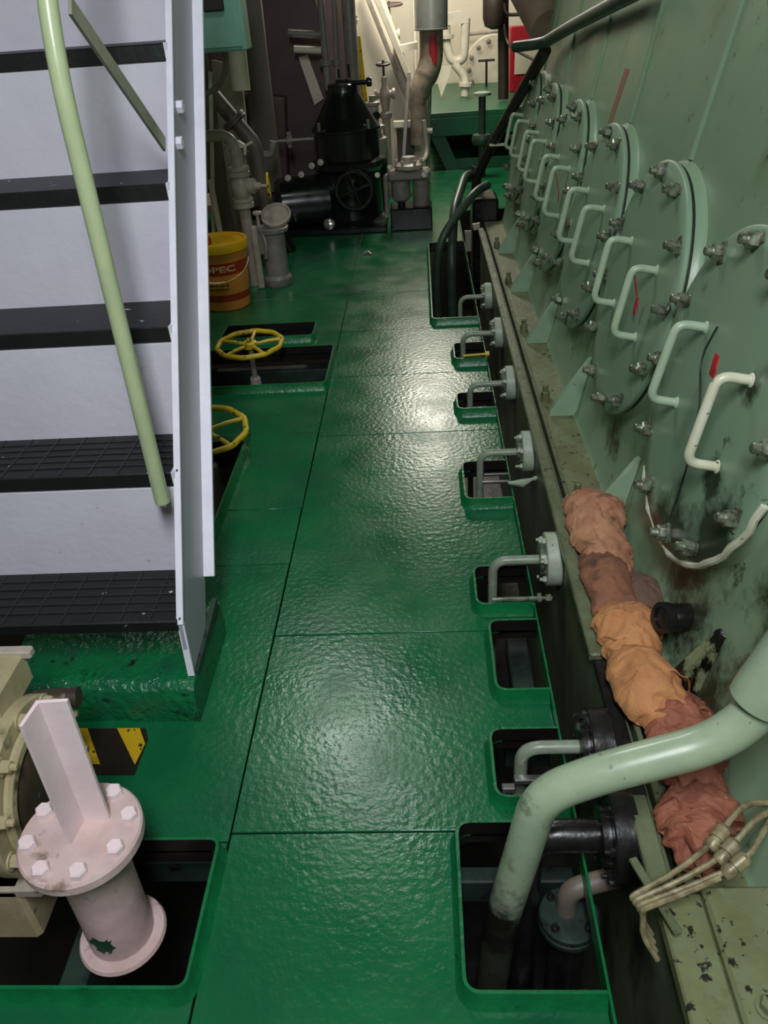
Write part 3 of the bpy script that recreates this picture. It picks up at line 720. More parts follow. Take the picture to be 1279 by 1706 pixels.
# ------------------------------------------------------------------ stairs
SX = -0.650
T0Y, T0Z, RUN, RISE = 1.528, 0.310, 0.2195, 0.3045
st = thing('stairs', (SX - .36, 1.75, .13), 'white steel stairs with black treads going up at the left', 'stairs')
XL = -1.45
NT = 6
for k in range(NT):
    y, z = T0Y + RUN*k, T0Z + RISE*k
    tr = MB().bbox((XL, y, z - (.034 if k == 0 else .042)), (SX - .004, y + RUN + .012, z), .003).build('tread', 'tread', st)
    if k < 2:
        for j in range(1, 6):
            MB().bbox((XL + .01, y + .008 + j*.034, z - .001), (SX - .006, y + .0115 + j*.034, z + .003), .0008).build('tread_bar', 'tread_bar', tr)
        for j in range(11):
            xx = XL + .03 + j*.077
            MB().bbox((xx, y + .006, z - .001), (xx + .0045, y + RUN - .004, z + .0022), .0008).build('tread_bar', 'tread_bar', tr)
    # closed riser behind the tread; the paint of the tread stops short of the stringer in places
    MB().bbox((XL, y + RUN - .002, z - .002), (SX - .004, y + RUN + .006, z + RISE - .043), .001).build('riser', 'stair', st)
    if k > 0:
        MB().bbox((SX - .012, y - .0012, z - .034), (SX - .003, y + .03, z + .0008), .0006).build('tread_end', 'stair', st)
dv = Vector((0, RUN, RISE)).normalized()               # along the flight
nv = Vector((0, RISE, -RUN)).normalized()              # square to it, down and away
def stringer(x0, x1, name='stringer'):
    f0 = Vector((0, T0Y + .005, T0Z - .015)); top = f0 + dv*2.35
    dep = .212
    poly = [Vector((x0, 1.520, .133)), Vector((x0, f0.y, f0.z)), Vector((x0, top.y, top.z)), Vector((x0, (top + nv*dep).y, (top + nv*dep).z))]
    bk = f0 + nv*dep
    tt = (.172 - bk.z)/dv.z
    b2 = bk + dv*tt
    poly += [Vector((x0, b2.y, .172)), Vector((x0, b2.y - .02, .150))]
    MB().prism(poly, (x1 - x0, 0, 0)).build(name, 'stringer', st, 20)
    return f0, top, dep
f0, top, dep = stringer(SX - .004, SX + .006)
stringer(XL - .01, XL)
# bright front edge and back flange of the near stringer
e0 = f0 - dv*.0; 
MB().prism([Vector((SX - .007, f0.y, f0.z)) - nv*.004, Vector((SX + .010, f0.y, f0.z)) - nv*.004, Vector((SX + .010, f0.y, f0.z)) + nv*.004, Vector((SX - .007, f0.y, f0.z)) + nv*.004], dv*2.35).build('front_edge', 'stair_edge', st)
MB().prism([Vector((SX - .007, 1.518, .131)), Vector((SX + .010, 1.518, .131)), Vector((SX + .010, f0.y, f0.z)) + nv*.002, Vector((SX - .007, f0.y, f0.z)) + nv*.002], (0, .007, 0)).build('front_edge', 'stair_edge', st)
g0 = f0 + nv*(dep - .004) + dv*.115
MB().prism([Vector((SX + .004, g0.y, g0.z)), Vector((SX + .036, g0.y, g0.z)), Vector((SX + .036, g0.y, g0.z)) - nv*.010, Vector((SX + .004, g0.y, g0.z)) - nv*.010], dv*2.3).build('back_flange', 'stair_edge', st)
# handrail post, bend and brace
q0 = Vector((SX - .014, 1.655, .585)); q1 = Vector((SX - .014, 1.668, 1.50)); q2 = q1 + Vector((0, .04, .16)); q3 = q2 + dv*1.3
MB().tube([q0, q1, q2, q3], .0185, .10, 20, n=10).build('handrail', 'handrail', st)
ba = at(122, 8, 1.79); bb = at(283, 240, 2.23)
ba.x = SX - .004; bb.x = SX - .004
bd = (bb - ba).normalized(); bn = bd.cross(Vector((1, 0, 0)))
MB().prism([ba + bn*.018, ba - bn*.018, ba - bn*.018 + Vector((-.007, 0, 0)), ba + bn*.018 + Vector((-.007, 0, 0))], bb - ba).build('brace', 'brace', st)
MB().bbox((SX - .016, 1.645, .575), (SX - .004, 1.672, .63), .003).build('post_lug', 'stair', st)
for p in ((295, 238), (296, 178)):
    d = ray(*p); tt = (SX + .006)/d.x; c = Vector((0, 0, CAM_H)) + d*tt
    inst('stringer_bolt', bolt_white_me, frame(c, (1, 0, 0)), st)
# plinth the stairs stand on
pl = thing('plinth', (-.92, 1.65, 0), 'low rough green painted plinth under the foot of the stairs', 'plinth')
poly = [Vector((-1.15, 1.495, 0)), Vector((-.640, 1.482, 0)), Vector((-.640, 1.83, 0)), Vector((-1.19, 1.84, 0))]
n = 26; vs = []; fs = []
def pt(u, v):
    a = poly[0].lerp(poly[1], u); b = poly[3].lerp(poly[2], u); return a.lerp(b, v)
rows = []
prv = [(-.0, 0.0), (-.0, .05), (.01, .095), (.05, .118), (.12, .125)] + [(v, .127) for v in (.2, .3, .4, .5, .6, .7, .8, .9, 1.0)] + [(1.0, 0)]
mbp = MB(); nu = 40
for i in range(nu + 1):
    for (v, z) in prv:
        p = pt(i/nu, v); nz = noise.noise(Vector((p.x*14, p.y*14, z*14)))*.006
        mbp.v.append(Vector((p.x, p.y + (nz if v < .1 else 0), max(0, z + (nz if z > .03 else 0)))))
m_ = len(prv)
mbp.f += [(i*m_+k, (i+1)*m_+k, (i+1)*m_+k+1, i*m_+k+1) for i in range(nu) for k in range(m_-1)]
mbp.f += [tuple(range(m_)), tuple(nu*m_ + k for k in range(m_))[::-1]]
mbp.build('plinth_body', 'plinth', pl, 60)
MB().prism([Vector((-.648, 1.535, .120)), Vector((-.648, 1.80, .120)), Vector((-.648, 1.80, .165)), Vector((-.648, 1.535, .132))], (.014, 0, 0)).build('foot_plate', 'beam', pl)

# ------------------------------------------------------------------ pinkish white post
PX_, PY_ = -.713, .962
po = thing('vent_post', (PX_, PY_, -.11), 'pinkish white flanged pipe stub with an angle iron on top', 'post')
fr = frame((PX_, PY_, 0), (0, 0, 1))
MB().lathe([(.069, -.108), (.069, .232)], fr, 36).build('stub_pipe', 'pink_dirty', po)
MB().lathe([(.074, -.11), (.090, -.106), (.094, -.098), (.090, -.090), (.070, -.086)], fr, 36).build('base_ring', 'pink_dirty', po)
MB().lathe([(.066, .232), (.116, .232), (.120, .236), (.120, .255), (.116, .260), (0, .260)], fr, 48).build('top_flange', 'pink_dirty', po)
for j in range(8):
    a = 2*PI*(j + .42)/8
    inst('bolt_head', bolt_pink_me, fr @ Matrix.Translation((.096*math.cos(a), .096*math.sin(a), .260)), po)
ax, ay = -.712, .986
MB().prism([Vector((ax, ay, .26)), Vector((ax + .050, ay + .003, .26)), Vector((ax + .050, ay + .010, .26)), Vector((ax - .007, ay + .007, .26)), Vector((ax - .014, ay - .052, .26)), Vector((ax - .007, ay - .053, .26))], (.010, -.006, .335)).build('angle_iron', 'pink', po)
# green blot of paint on the stub
vsb = []; fsb = []
for i in range(7):
    for k in range(6):
        a = math.radians(-118 + i*7 + 3*math.sin(k*1.7)); z = -.052 + k*.010 + .006*math.sin(i*1.3)
        r_ = .0698
        vsb.append((PX_ + r_*math.cos(a), PY_ + r_*math.sin(a), z))
for i in range(6):
    for k in range(5):
        if (i, k) not in ((0, 0), (0, 1), (5, 4), (5, 0), (3, 0), (0, 4)): fsb.append((i*6+k, (i+1)*6+k, (i+1)*6+k+1, i*6+k+1))
tag(MB().add(vsb, fsb).build('paint_blot', 'green_chip', po), 'dark green paint blot')

# ------------------------------------------------------------------ beige pump at the left edge
pm = thing('pump', (-1.05, 1.13, -.11), 'dirty beige pump with a round end cover at the left edge', 'pump')
MXC = Vector((-.865, 1.125, .205)); fx = frame(MXC, (1, 0, 0))
MB().lathe([(.150, -.012), (.154, -.008), (.154, .0), (.146, .006), (.128, .006), (.120, -.004), (0, -.004)], fx, 48).build('end_cover', 'beige', pm)
MB().lathe([(.117, -.0035), (.100, .010), (.04, .014), (0, .014)], fx, 40).build('cover_dish', 'brown_dark', pm)
MB().lathe([(.186, -.05), (.190, -.046), (.190, -.018), (.186, -.013), (.150, -.013)], fx, 48).build('casing_flange', 'beige', pm)
MB().lathe([(.150, -.34), (.165, -.32), (.165, -.05)], fx, 40).build('casing', 'beige', pm)
for j in range(10):
    a = 2*PI*(j + .3)/10
    inst('bolt', bolt_beige_me, fx @ Matrix.Translation((.171*math.cos(a), .171*math.sin(a), -.013)), pm)
MB().bbox((-1.08, 1.13, .36), (-.905, 1.29, .445), .008).build('lug_block', 'beige', pm)
MB().bbox((-1.12, 1.27, .43), (-.885, 1.295, .452), .004).build('lug_cap', 'pipe_beige', pm)
inst('bolt', bolt_beige_me, frame((-.945, 1.19, .445), (0, 0, 1)), pm)
MB().cyl((-.96, 1.27, .30), (-.82, 1.285, .30), .024, 18).build('spigot', 'brown_dark', pm)
MB().bbox((-1.15, .955, -.11), (-.895, 1.30, .075), .01).build('pedestal', 'beige', pm)
MB().bbox((-1.05, .955, .048), (-.848, 1.01, .075), .004).build('drip_edge', 'pipe_beige', pm)

# ------------------------------------------------------------------ valve wheels in the left holes
def valve_wheel(name, c, R, label, spin=0.0, tilt=(0, 0, 1), spokes=5):
    t = thing(name, (c[0], c[1], -.3), label, 'valve', 'yellow valve handwheels')
    fr = frame(c, tilt) @ Matrix.Rotation(spin, 4, 'Z')
    mb = MB(); vs = []; fs = []
    seg, ring = 60, 10
    for i in range(seg):
        a = 2*PI*i/seg; RR = R*(1 + .018*math.cos(a*10))
        for k in range(ring):
            b = 2*PI*k/ring; rr = .013
            vs.append(fr @ Vector(((RR + rr*math.cos(b))*math.cos(a), (RR + rr*math.cos(b))*math.sin(a), rr*math.sin(b))))
    fs = [(i*ring+k, ((i+1) % seg)*ring+k, ((i+1) % seg)*ring+(k+1) % ring, i*ring+(k+1) % ring) for i in range(seg) for k in range(ring)]
    mb.add(vs, fs).build('rim', 'wheel', t, 60)
    for j in range(spokes):
        a = 2*PI*j/spokes
        MB().tube([fr @ Vector((.02*math.cos(a), .02*math.sin(a), -.004)), fr @ Vector((R*.55*math.cos(a), R*.55*math.sin(a), .002)), fr @ Vector((R*math.cos(a), R*math.sin(a), 0))], .0095, .02, 8).build('spoke', 'wheel', t)
    MB().lathe([(.030, -.022), (.036, -.018), (.036, .010), (.030, .014)], fr, 20).lathe([(.014, .014), (.014, .026), (.012, .028)], fr, 6).build('hub', 'wheel', t)
    MB().cyl((c[0], c[1], -.5), (c[0], c[1], c[2] - .018), .014, 14).build('spindle', 'pipe_grey', t)
    MB().lathe([(.05, -.62), (.05, -.2), (.03, -.16), (.028, -.06), (.02, -.05)], frame((c[0], c[1], 0), (0, 0, 1)), 20).build('bonnet', 'pipe_beige', t)
    return t
w1 = onz(416, 573, .13); valve_wheel('valve_handwheel', (w1.x, w1.y, .13), .165, 'chipped yellow handwheel over the wide hole, farther one beyond the stairs', .3, (.0, -.05, 1))
w2 = onz(348, 716, .11); valve_wheel('valve_handwheel', (w2.x - .02, w2.y, .11), .175, 'chipped yellow handwheel half hidden by the stair side, nearer one', .15, (.05, -.12, 1), 5)
# pipes in the bilge seen through the holes
def pipe(name, label, pts, r, mat, bend=.1, cat='pipe', group=None, flanges=(), seg=16):
    P = [Vector(p) for p in pts]
    base = min(P, key=lambda q: q.z)
    t = thing(name, base, label, cat, group)
    MB().tube(P, r, bend, seg).build('pipe_run', mat, t)
    for (i, u) in flanges:
        c = P[i].lerp(P[i+1], u); d = (P[i+1] - P[i]).normalized()
        MB().lathe([(r, -.018), (r*1.75, -.018), (r*1.75, -.002), (r*1.68, 0), (r*1.75, .002), (r*1.75, .018), (r, .018)], frame(c, d), 20).build('flange', mat, t)
        for j in range(6):
            a = 2*PI*j/6
            q = frame(c, d) @ Vector((r*1.45*math.cos(a), r*1.45*math.sin(a), 0))
            MB().cyl(q - d*.026, q + d*.026, r*.16, 6).build('flange_bolt', mat, t)
    return t
pipe('bilge_pipe', 'dim grey bilge pipe seen through the wide hole below the yellow wheel', [(-1.5, 3.85, -.22), (-.62, 3.78, -.22), (-.62, 3.78, -.7)], .035, 'pipe_grey', .08)
pipe('bilge_pipe', 'grey bent bilge pipe in the hole beside the stairs', [(-1.4, 2.75, -.12), (-.93, 2.72, -.10), (-.93, 2.72, -.7)], .05, 'pipe_grey', .09)
pipe('bilge_pipe', 'dark bilge pipe crossing under the biggest near hole', [(-.3, .95, -.5), (.33, 1.0, -.48)], .04, 'black', 0)

# ------------------------------------------------------------------ bucket
BC = Vector((-1.262, 4.985, 0)); BH = .405
bk = thing('plastic_bucket', BC, 'orange plastic oil bucket with yellow lid beside the stairs', 'bucket')
def br(z): return .148 + (.172 - .148)*z/BH
fr = frame(BC, (0, 0, 1))
MB().lathe([(.140, 0), (.147, .006), (br(.06), .06), (br(.2), .2), (br(.335), .335), (br(.335)+.006, .337), (br(.345)+.006, .347), (br(.37), .349), (br(.385), .385)], fr, 48).build('body', 'bucket', bk)
for (z0, z1) in ((.062, .105), (.225, .298)):
    MB().lathe([(br(z0)+.0008, z0), (br(z1)+.0008, z1)], fr, 48).build('printed_band', 'band', bk)
lid = MB().lathe([(br(.36)+.004, .352), (br(.37)+.012, .356), (br(.4)+.012, .400), (br(.4)+.008, .408), (br(.4)-.006, .408), (br(.4)-.012, .396), (.06, .394), (0, .394)], fr, 48).build('lid', 'lid', bk)
MB().lathe([(.036, .392), (.036, .43), (.031, .436), (0, .436)], frame(BC + Vector((-.055, -.06, 0)), (0, 0, 1)), 20).build('pour_cap', 'orange_brown', bk)
# lettering bent round the bucket
def wrap_text(txt, size, ang0, zc, mat, name):
    cu = bpy.data.curves.new('txt', 'FONT'); cu.body = txt; cu.size = size; cu.align_x = 'CENTER'; cu.align_y = 'CENTER'; cu.extrude = .0006; cu.offset = .0012
    ob = bpy.data.objects.new('txt', cu); COL.objects.link(ob)
    me = bpy.data.meshes.new_from_object(ob.evaluated_get(bpy.context.evaluated_depsgraph_get()))
    bpy.data.objects.remove(ob)
    for v in me.vertices:
        x, y, z = v.co; x *= 1.75; zz = zc + y; R = br(zz) + .002 + z; a = ang0 + x/R
        v.co = (R*math.cos(a), R*math.sin(a), zz)
    me.materials.append(M[mat])
    o = bpy.data.objects.new(name, me); COL.objects.link(o); o.parent = bk
    return o
wrap_text('SINOPEC', .050, math.radians(-107), .262, 'letter', 'brand_lettering')
for (row, z) in ((0, .165), (1, .140)):
    for j in range(9):
        a = math.radians(-118 + j*6.2); R = br(z) + .001
        m_ = frame(BC + Vector((R*math.cos(a), R*math.sin(a), z)), (math.cos(a), math.sin(a), 0), (-math.sin(a), math.cos(a), 0))
        w_ = .004 + .003*random.random(); h_ = .004 + .004*random.random()
        MB().box((-w_, -h_, -.0005), (w_, h_, .0008), m_).build('small_print', 'ink', bk)
hw = []
for j in range(25):
    u = j/24; a = PI*(1 - u) ; x = (br(.3)+.012)*math.cos(a)
    yy = -(br(.22)+.016)*math.sin(a); z = .292 - .105*math.sin(a)**.8
    hw.append(BC + Vector((x, yy, z)))
MB().tube(hw, .0028, 0, 8).build('wire_handle', 'cream_plastic', bk)
MB().tube(hw[10:15], .009, 0, 10).build('handle_grip', 'cream_plastic', bk)

# ------------------------------------------------------------------ left background: valve pipe, filter, box, posts
t = thing('globe_valve', at(400, 400, 5.35), 'grey beige pipe with flanged globe valve behind the bucket', 'valve')
Yv = 5.38
a = at(330, 228, Yv); b = at(383, 226, Yv); c = at(393, 272, Yv); v0 = at(400, 300, Yv); v1 = at(403, 345, Yv); e = at(403, 480, Yv)
XV = v0.x
MB().tube([(a.x, Yv, a.z), (XV + .0, Yv, a.z), (XV, Yv, v0.z + .05)], .034, .11, 18).build('inlet_pipe', 'pipe_beige', t)
for zz in (v0.z + .055, v1.z + .03):
    MB().lathe([(.034, -.03), (.066, -.03), (.066, -.004), (.06, 0), (.066, .004), (.066, .024), (.034, .024)], frame((XV, Yv, zz), (0, 0, 1)), 24).build('flange', 'pipe_beige', t)
zb = (v0.z + v1.z)/2 + .045
MB().lathe([(.034, -.09), (.05, -.06), (.062, -.02), (.062, .02), (.05, .06), (.034, .09)], frame((XV, Yv, zb), (0, 0, 1)), 24).build('valve_body', 'pipe_beige', t)
MB().lathe([(.04, .03), (.046, .07), (.046, .09), (.024, .095), (.02, .13), (.010, .135), (.010, .19)], frame((XV, Yv, zb), (1, -.2, 0)), 20).build('bonnet', 'pipe_beige', t)
MB().torus(frame((XV + .18, Yv - .03, zb), (1, .12, 0)), .07, .008, 28, 8).build('handwheel', 'wheel', t)
MB().cyl((XV, Yv, -.0), (XV, Yv, zb - .08), .036, 18).build('outlet_pipe', 'pipe_beige', t)

c = at(408, 243, 5.38)
mb = MB()
for j in range(3):
    a = j*2*PI/3 + .4
    mb.tube([c, c + Vector((.05*math.cos(a), -.01, .05*math.sin(a)))], .009, 0, 8)
mb.cyl((XV, Yv, c.z), c, .012, 8).build('tap_handle', 'white_pipe', t)
fc = at(452, 478, 5.3); FX, FY = -.985, 5.36
t = thing('strainer_canister', (FX, FY, 0), 'dull grey strainer canister with hinged lid and swing bolts right of the bucket', 'canister')
fr = frame((FX, FY, 0), (0, 0, 1))
MB().lathe([(.085, 0), (.092, .01), (.092, .05), (.075, .07), (.078, .34), (.105, .35), (.108, .375), (.100, .378), (.09, .372), (.088, .36), (0, .36)], fr, 32).build('body', 'can', t)
MB().lathe([(.098, 0), (.100, .004), (.100, .026), (.09, .028), (.084, .010), (0, .008)], frame((FX + .02, FY + .11, .41), (0, -.55, .85)), 28).build('open_lid', 'pipe_beige', t)
MB().cyl((FX - .07, FY - .06, .30), (FX - .07, FY - .06, .47), .011, 10).lathe([(.028, 0), (.03, .014), (.02, .02)], frame((FX - .07, FY - .06, .47), (0, 0, 1)), 12).build('swing_bolt', 'pipe_beige', t)
MB().bbox((FX - .10, FY - .075, .22), (FX - .045, FY - .05, .40), .006).build('bolt_bracket', 'can', t)
MB().tube([(FX - .05, FY - .08, .36), (FX - .03, FY - .10, .28), (FX - .045, FY - .10, .2)], .012, .03, 10).build('swing_arm', 'can', t)
MB().bbox((FX - .125, FY - .09, 0), (FX - .085, FY - .04, .40), .008).build('side_column', 'pipe_beige', t)

p0 = at(338, -20, 5.0); p1 = at(412, 84, 5.0)
t = thing('control_box', (p0.x, 5.0, p1.z), 'pale teal box at the top beside the stair side', 'box')
MB().bbox((p0.x - .2, 5.0, p1.z), (p1.x, 5.16, p1.z + .55), .008).build('box_body', 'teal', t)
MB().bbox((p0.x - .18, 4.992, p1.z + .02), (p1.x - .02, 5.0, p1.z + .53), .003).build('box_door', 'teal', t)
MB().bbox((p0.x - .01, 4.975, p1.z + .19), (p0.x + .10, 4.992, p1.z + .25), .006).build('box_label_bracket', 'blackpipe', t)
tag(MB().bbox((-1.42, 5.62, 0), (-1.30, 5.70, 2.6), .004).build('support_post', 'greybrown'), 'grey brown upright support post behind the bucket', 'post')
pipe('thin_white_pipe', 'thin cream pipe, left of two standing behind the bucket', [at(350, 120, 5.5), at(357, 405, 5.5) + Vector((-.05, 0, -.3))], .013, 'white_pipe', 0)
pipe('thin_white_pipe', 'thin cream pipe, right of two standing behind the bucket', [at(350, 300, 5.45), at(372, 405, 5.45) + Vector((0, 0, -.3))], .018, 'white_pipe', 0)
pipe('cream_lagged_pipe', 'thick cream lagged pipe hanging right of the pale teal box', [at(388, 20, 5.9), at(402, 150, 5.9)], .060, 'white_pipe', 0)
pipe('hose', 'grey bent hose below the pale teal box', [at(340, 158, 5.3), at(365, 145, 5.3), at(378, 110, 5.2), at(372, 78, 5.1)], .016, 'pipe_grey', .08)
pipe('angled_pipe', 'short brown grey angled pipe behind the globe valve', [at(356, 160, 5.9), at(424, 240, 5.9), at(424, 240, 5.9) + Vector((.02, .1, -.80))], .050, 'greybrown', .05, flanges=((0, .5),))
pe = thing('pipe_stub', at(430, 258, 6.3), 'small grey pipe stub with upturned end left of the black purifier', 'pipe')
MB().tube([at(412, 258, 6.3), at(452, 258, 6.3), at(455, 235, 6.3)], .026, .04, 12).build('stub_run', 'pipe_grey', pe)
MB().tube([at(414, 258, 6.3), at(414, 258, 6.3) + Vector((0, .02, -.66))], .018, 0, 10).build('stub_stand', 'greybrown', pe)
# leaning maroon web plates behind
def slab(name, label, pxs, Y, th, mat, cat='plate'):
    p = [at(x, y, Y) for x, y in pxs]
    return tag(MB().prism(p, (0, th, 0)).build(name, mat), label, cat)
wpl = slab('web_plate', 'broad leaning maroon brown plate behind the black purifier', [(428, -30), (520, -30), (560, 180), (570, 300), (470, 330)], 7.6, .05, 'maroon')
slab('web_plate', 'narrow dark brown leaning plate beside the teal box', [(398, -30), (430, -30), (470, 320), (425, 320)], 7.2, .08, 'greybrown')
slab('panel_board', 'pale grey board behind the globe valve', [(352, 100), (400, 110), (430, 400), (380, 405)], 6.4, .04, 'pipe_beige', 'board')
slab('dark_cabinet', 'dark maroon cabinet low behind the strainer canister', [(400, 160), (470, 165), (480, 372), (400, 372)], 7.32, .25, 'maroon', 'cabinet')
tag(MB().bbox((-2.6, 8.6, 0), (-.55, 8.7, 3.4), .01).build('partition', 'maroon'), 'dark maroon partition behind the machinery on the left', 'partition')

# ------------------------------------------------------------------ black purifier
AX, AY = -.585, 6.95
t = thing('purifier', (AX, AY, 0), 'black glossy centrifugal oil purifier with bell shaped hood', 'purifier')
fr = frame((AX, AY, 0), (0, 0, 1))
MB().lathe([(.30, 0), (.30, .05), (.255, .08), (.25, .42), (.29, .46), (.29, .50), (.255, .52), (.25, .72)], fr, 40).build('frame_body', 'purifier', t)
MB().lathe([(.262, .715), (.272, .72), (.272, .735), (.255, .75), (.205, .83), (.165, .90), (.135, .95), (.120, .975), (.115, .99), (.115, 1.035), (.10, 1.045), (.05, 1.05), (.05, 1.07), (0, 1.075)], fr, 40).build('hood', 'purifier', t)
MB().tube([(AX - .02, AY - .05, 1.045), (AX + .21, AY - .07, 1.045)], .018, 0, 12).lathe([(.03, -.02), (.034, 0), (.03, .02)], frame((AX + .21, AY - .07, 1.045), (1, 0, 0)), 14).build('top_lever', 'purifier', t)
for (dx, hgt) in ((-.02, .06), (.06, .09)):
    MB().cyl((AX + dx, AY - .03, 1.08), (AX + dx, AY - .03, 1.08 + hgt), .008, 8).build('top_pin', 'purifier', t)
for sgn in (-1, 1):
    MB().cyl((AX + .27*sgn*.7, AY - .19, .74), (AX + .27*sgn*.7, AY - .19, .80), .014, 10).build('clamp_bolt', 'chrome', t)
wh = frame((AX + .06, AY - .42, .34), (0, -1, .08))
mb = MB().torus(wh, .135, .017, 40, 10)
mb.build('brake_wheel', 'black', t)
for j in range(4):
    a = PI/2*j + .3
    MB().tube([wh.translation, wh @ Vector((.13*math.cos(a), .13*math.sin(a), 0))], .012, 0, 8).build('wheel_spoke', 'purifier', t)
MB().cyl((AX + .06, AY - .24, .36), wh.translation, .03, 14).build('wheel_shaft', 'purifier', t)
MB().lathe([(.17, -.03), (.2, 0), (.2, .38), (.17, .42), (.05, .43)], frame((AX - .18, AY - .1, .22), (-1, -.2, 0)), 32).build('motor_housing', 'purifier', t)
MB().bbox((AX - .55, AY - .36, 0), (AX + .295, AY + .34, .05), .01).build('base_plate', 'purifier', t)
MB().lathe([(.04, 0), (.045, .02), (.045, .05), (.03, .06), (0, .06)], frame((AX - .16, AY - .33, .08), (0, -1, .3)), 20).build('drain_plug', 'chrome', t)
MB().lathe([(.016, 0), (.016, .05), (0, .052)], frame((AX - .43, AY - .34, .13), (0, -.5, 1)), 12).build('sight_plug', 'chrome', t)
MB().tube([(AX - .25, AY - .1, .68), (AX - .55, AY - .12, .68)], .012, 0, 10).build('feed_pipe', 'pipe_grey', t)
MB().lathe([(.03, -.02), (.03, .02)], frame((AX - .44, AY - .115, .68), (1, 0, 0)), 12).cyl((AX - .44, AY - .115, .63), (AX - .44, AY - .115, .74), .018, 10).build('feed_valve', 'pipe_grey', t)
for (dx, dz) in ((-.36, .44), (-.27, .50), (-.47, .42), (-.20, .52)):
    MB().lathe([(.02, 0), (.026, .01), (.024, .04), (0, .045)], frame((AX + dx, AY - .2, dz), (0, -1, .2)), 12).build('gauge_cock', 'pipe_beige', t)
pipe('black_elbow', 'black curved pipe low at the left of the purifier', [(-1.35, 6.2, .30), (-1.12, 6.2, .28), (-1.02, 6.2, .0)], .05, 'purifier', .12)
# small red/yellow bits
pipe('yellow_pipe', 'thin yellow pipe rising behind the purifier hood', [at(596, 60, 7.6), at(606, 150, 7.6), at(613, 205, 7.6), at(625, 345, 7.6) + Vector((0, 0, -.15))], .022, 'wheel', .1)
# pipes above the purifier
pipe('upright_pipe', 'leftmost grey upright pipe above the purifier', [at(532, -20, 7.35), at(547, 150, 7.35)], .030, 'pipe_grey', 0, flanges=((0, .72),), group=None)
pipe('upright_pipe', 'slim middle grey upright pipe above the purifier', [at(556, -20, 7.4), at(562, 150, 7.4)], .022, 'pipe_grey', 0, flanges=((0, .72),))
pipe('upright_pipe', 'thick grey upright pipe right above the purifier hood', [at(578, -20, 7.5), at(594, 215, 7.5)], .055, 'pipe_grey', 0)
pipe('upright_pipe', 'thin cream upright pipe at the white sloping panel edge', [at(587, -20, 8.0), at(600, 140, 8.0)], .016, 'white_pipe', 0, flanges=((0, .3),))
for i, (x0, y0, x1, y1, lab) in enumerate([(480, 55, 535, 58, 'upper cream cross pipe left of the purifier uprights'), (490, 82, 535, 84, 'lower cream cross pipe left of the purifier uprights')]):
    pipe('cross_pipe', lab, [at(x0, y0, 7.3), at(x1, y1, 7.3)], .026, 'white_pipe' if i else 'pipe_grey', 0)
MB().prism([at(x, y, 7.55) for x, y in [(497, 95), (512, 92), (538, 165), (524, 175)]], (0, .05, 0)).build('stiffener', 'white_pipe', wpl)

# ------------------------------------------------------------------ duplex filter right of the purifier
t = thing('duplex_filter', (-.12, 6.75, 0), 'grey duplex fuel filter with two canisters right of the purifier', 'filter')
for (dx, r_, z0, z1) in ((-.09, .075, .20, .36), (.07, .068, .13, .36)):
    MB().lathe([(r_*.55, z0), (r_*.9, z0 + .02), (r_, z0 + .05), (r_, z1)], frame((-.08 + dx, 6.72, 0), (0, 0, 1)), 24).build('filter_bowl', 'can', t)
MB().bbox((-.27, 6.64, .36), (.07, 6.80, .44), .02).build('filter_head', 'can', t)
MB().lathe([(.10, .44), (.11, .45), (.11, .475), (.07, .49), (.05, .53), (0, .535)], frame((-.10, 6.72, 0), (0, 0, 1)), 24).build('changeover_cap', 'pipe_beige', t)
for j in range(6):
    a = 2*PI*j/6
    MB().cyl((-.10 + .095*math.cos(a), 6.72 + .095*math.sin(a), .47), (-.10 + .095*math.cos(a), 6.72 + .095*math.sin(a), .51), .012, 6).build('cap_nut', 'pipe_beige', t)
MB().bbox((-.26, 6.60, 0), (.07, 6.88, .17), .01).build('filter_base', 'purifier', t)
MB().cyl((-.17, 6.74, .1), (-.17, 6.74, .37), .03, 12).cyl((.0, 6.74, .1), (.0, 6.74, .37), .03, 12).build('filter_leg', 'purifier', t)
MB().tube([(-.26, 6.7, .40), (-.285, 6.68, .40), (-.285, 6.68, .12)], .02, .05, 12).build('inlet_branch', 'pipe_grey', t)
for (dx, dz) in ((-.19, .47), (.07, .40), (-.29, .42), (.09, .43)):
    MB().lathe([(.012, 0), (.02, .01), (.02, .03), (0, .035)], frame((-.06 + dx, 6.64, dz), (.3, -1, .3)), 10).build('vent_cock', 'white_pipe', t)
t = thing('pressure_regulator', (-.385, 7.42, 0), 'upright grey valve stack between purifier and duplex filter', 'valve')
fr = frame((-.385, 7.42, 0), (0, 0, 1))
MB().lathe([(.09, .42), (.10, .44), (.10, .58), (.06, .60), (.055, .64), (.085, .65), (.085, .675), (.045, .69), (.045, .82), (.06, .83), (.06, .85), (.03, .86), (.03, .9), (0, .905)], fr, 24).build('valve_stack', 'pipe_beige', t)
MB().lathe([(.09, .0), (.09, .42)], fr, 20).build('stack_pedestal', 'black', t)
MB().lathe([(.03, 0), (.03, .06), (.024, .065), (0, .065)], frame((-.365, 7.38, .76), (.2, -1, 0)), 16).build('gauge', 'purifier', t)
MB().tube([(-.45, 7.35, .62), (-.5, 7.32, .58), (-.42, 7.32, .55)], .014, .04, 8).build('relief_loop', 'pipe_beige', t)
MB().tube([(-.45, 7.32, .45), (-.38, 7.32, .38)], .012, 0, 8).build('relief_arm', 'pipe_beige', t)
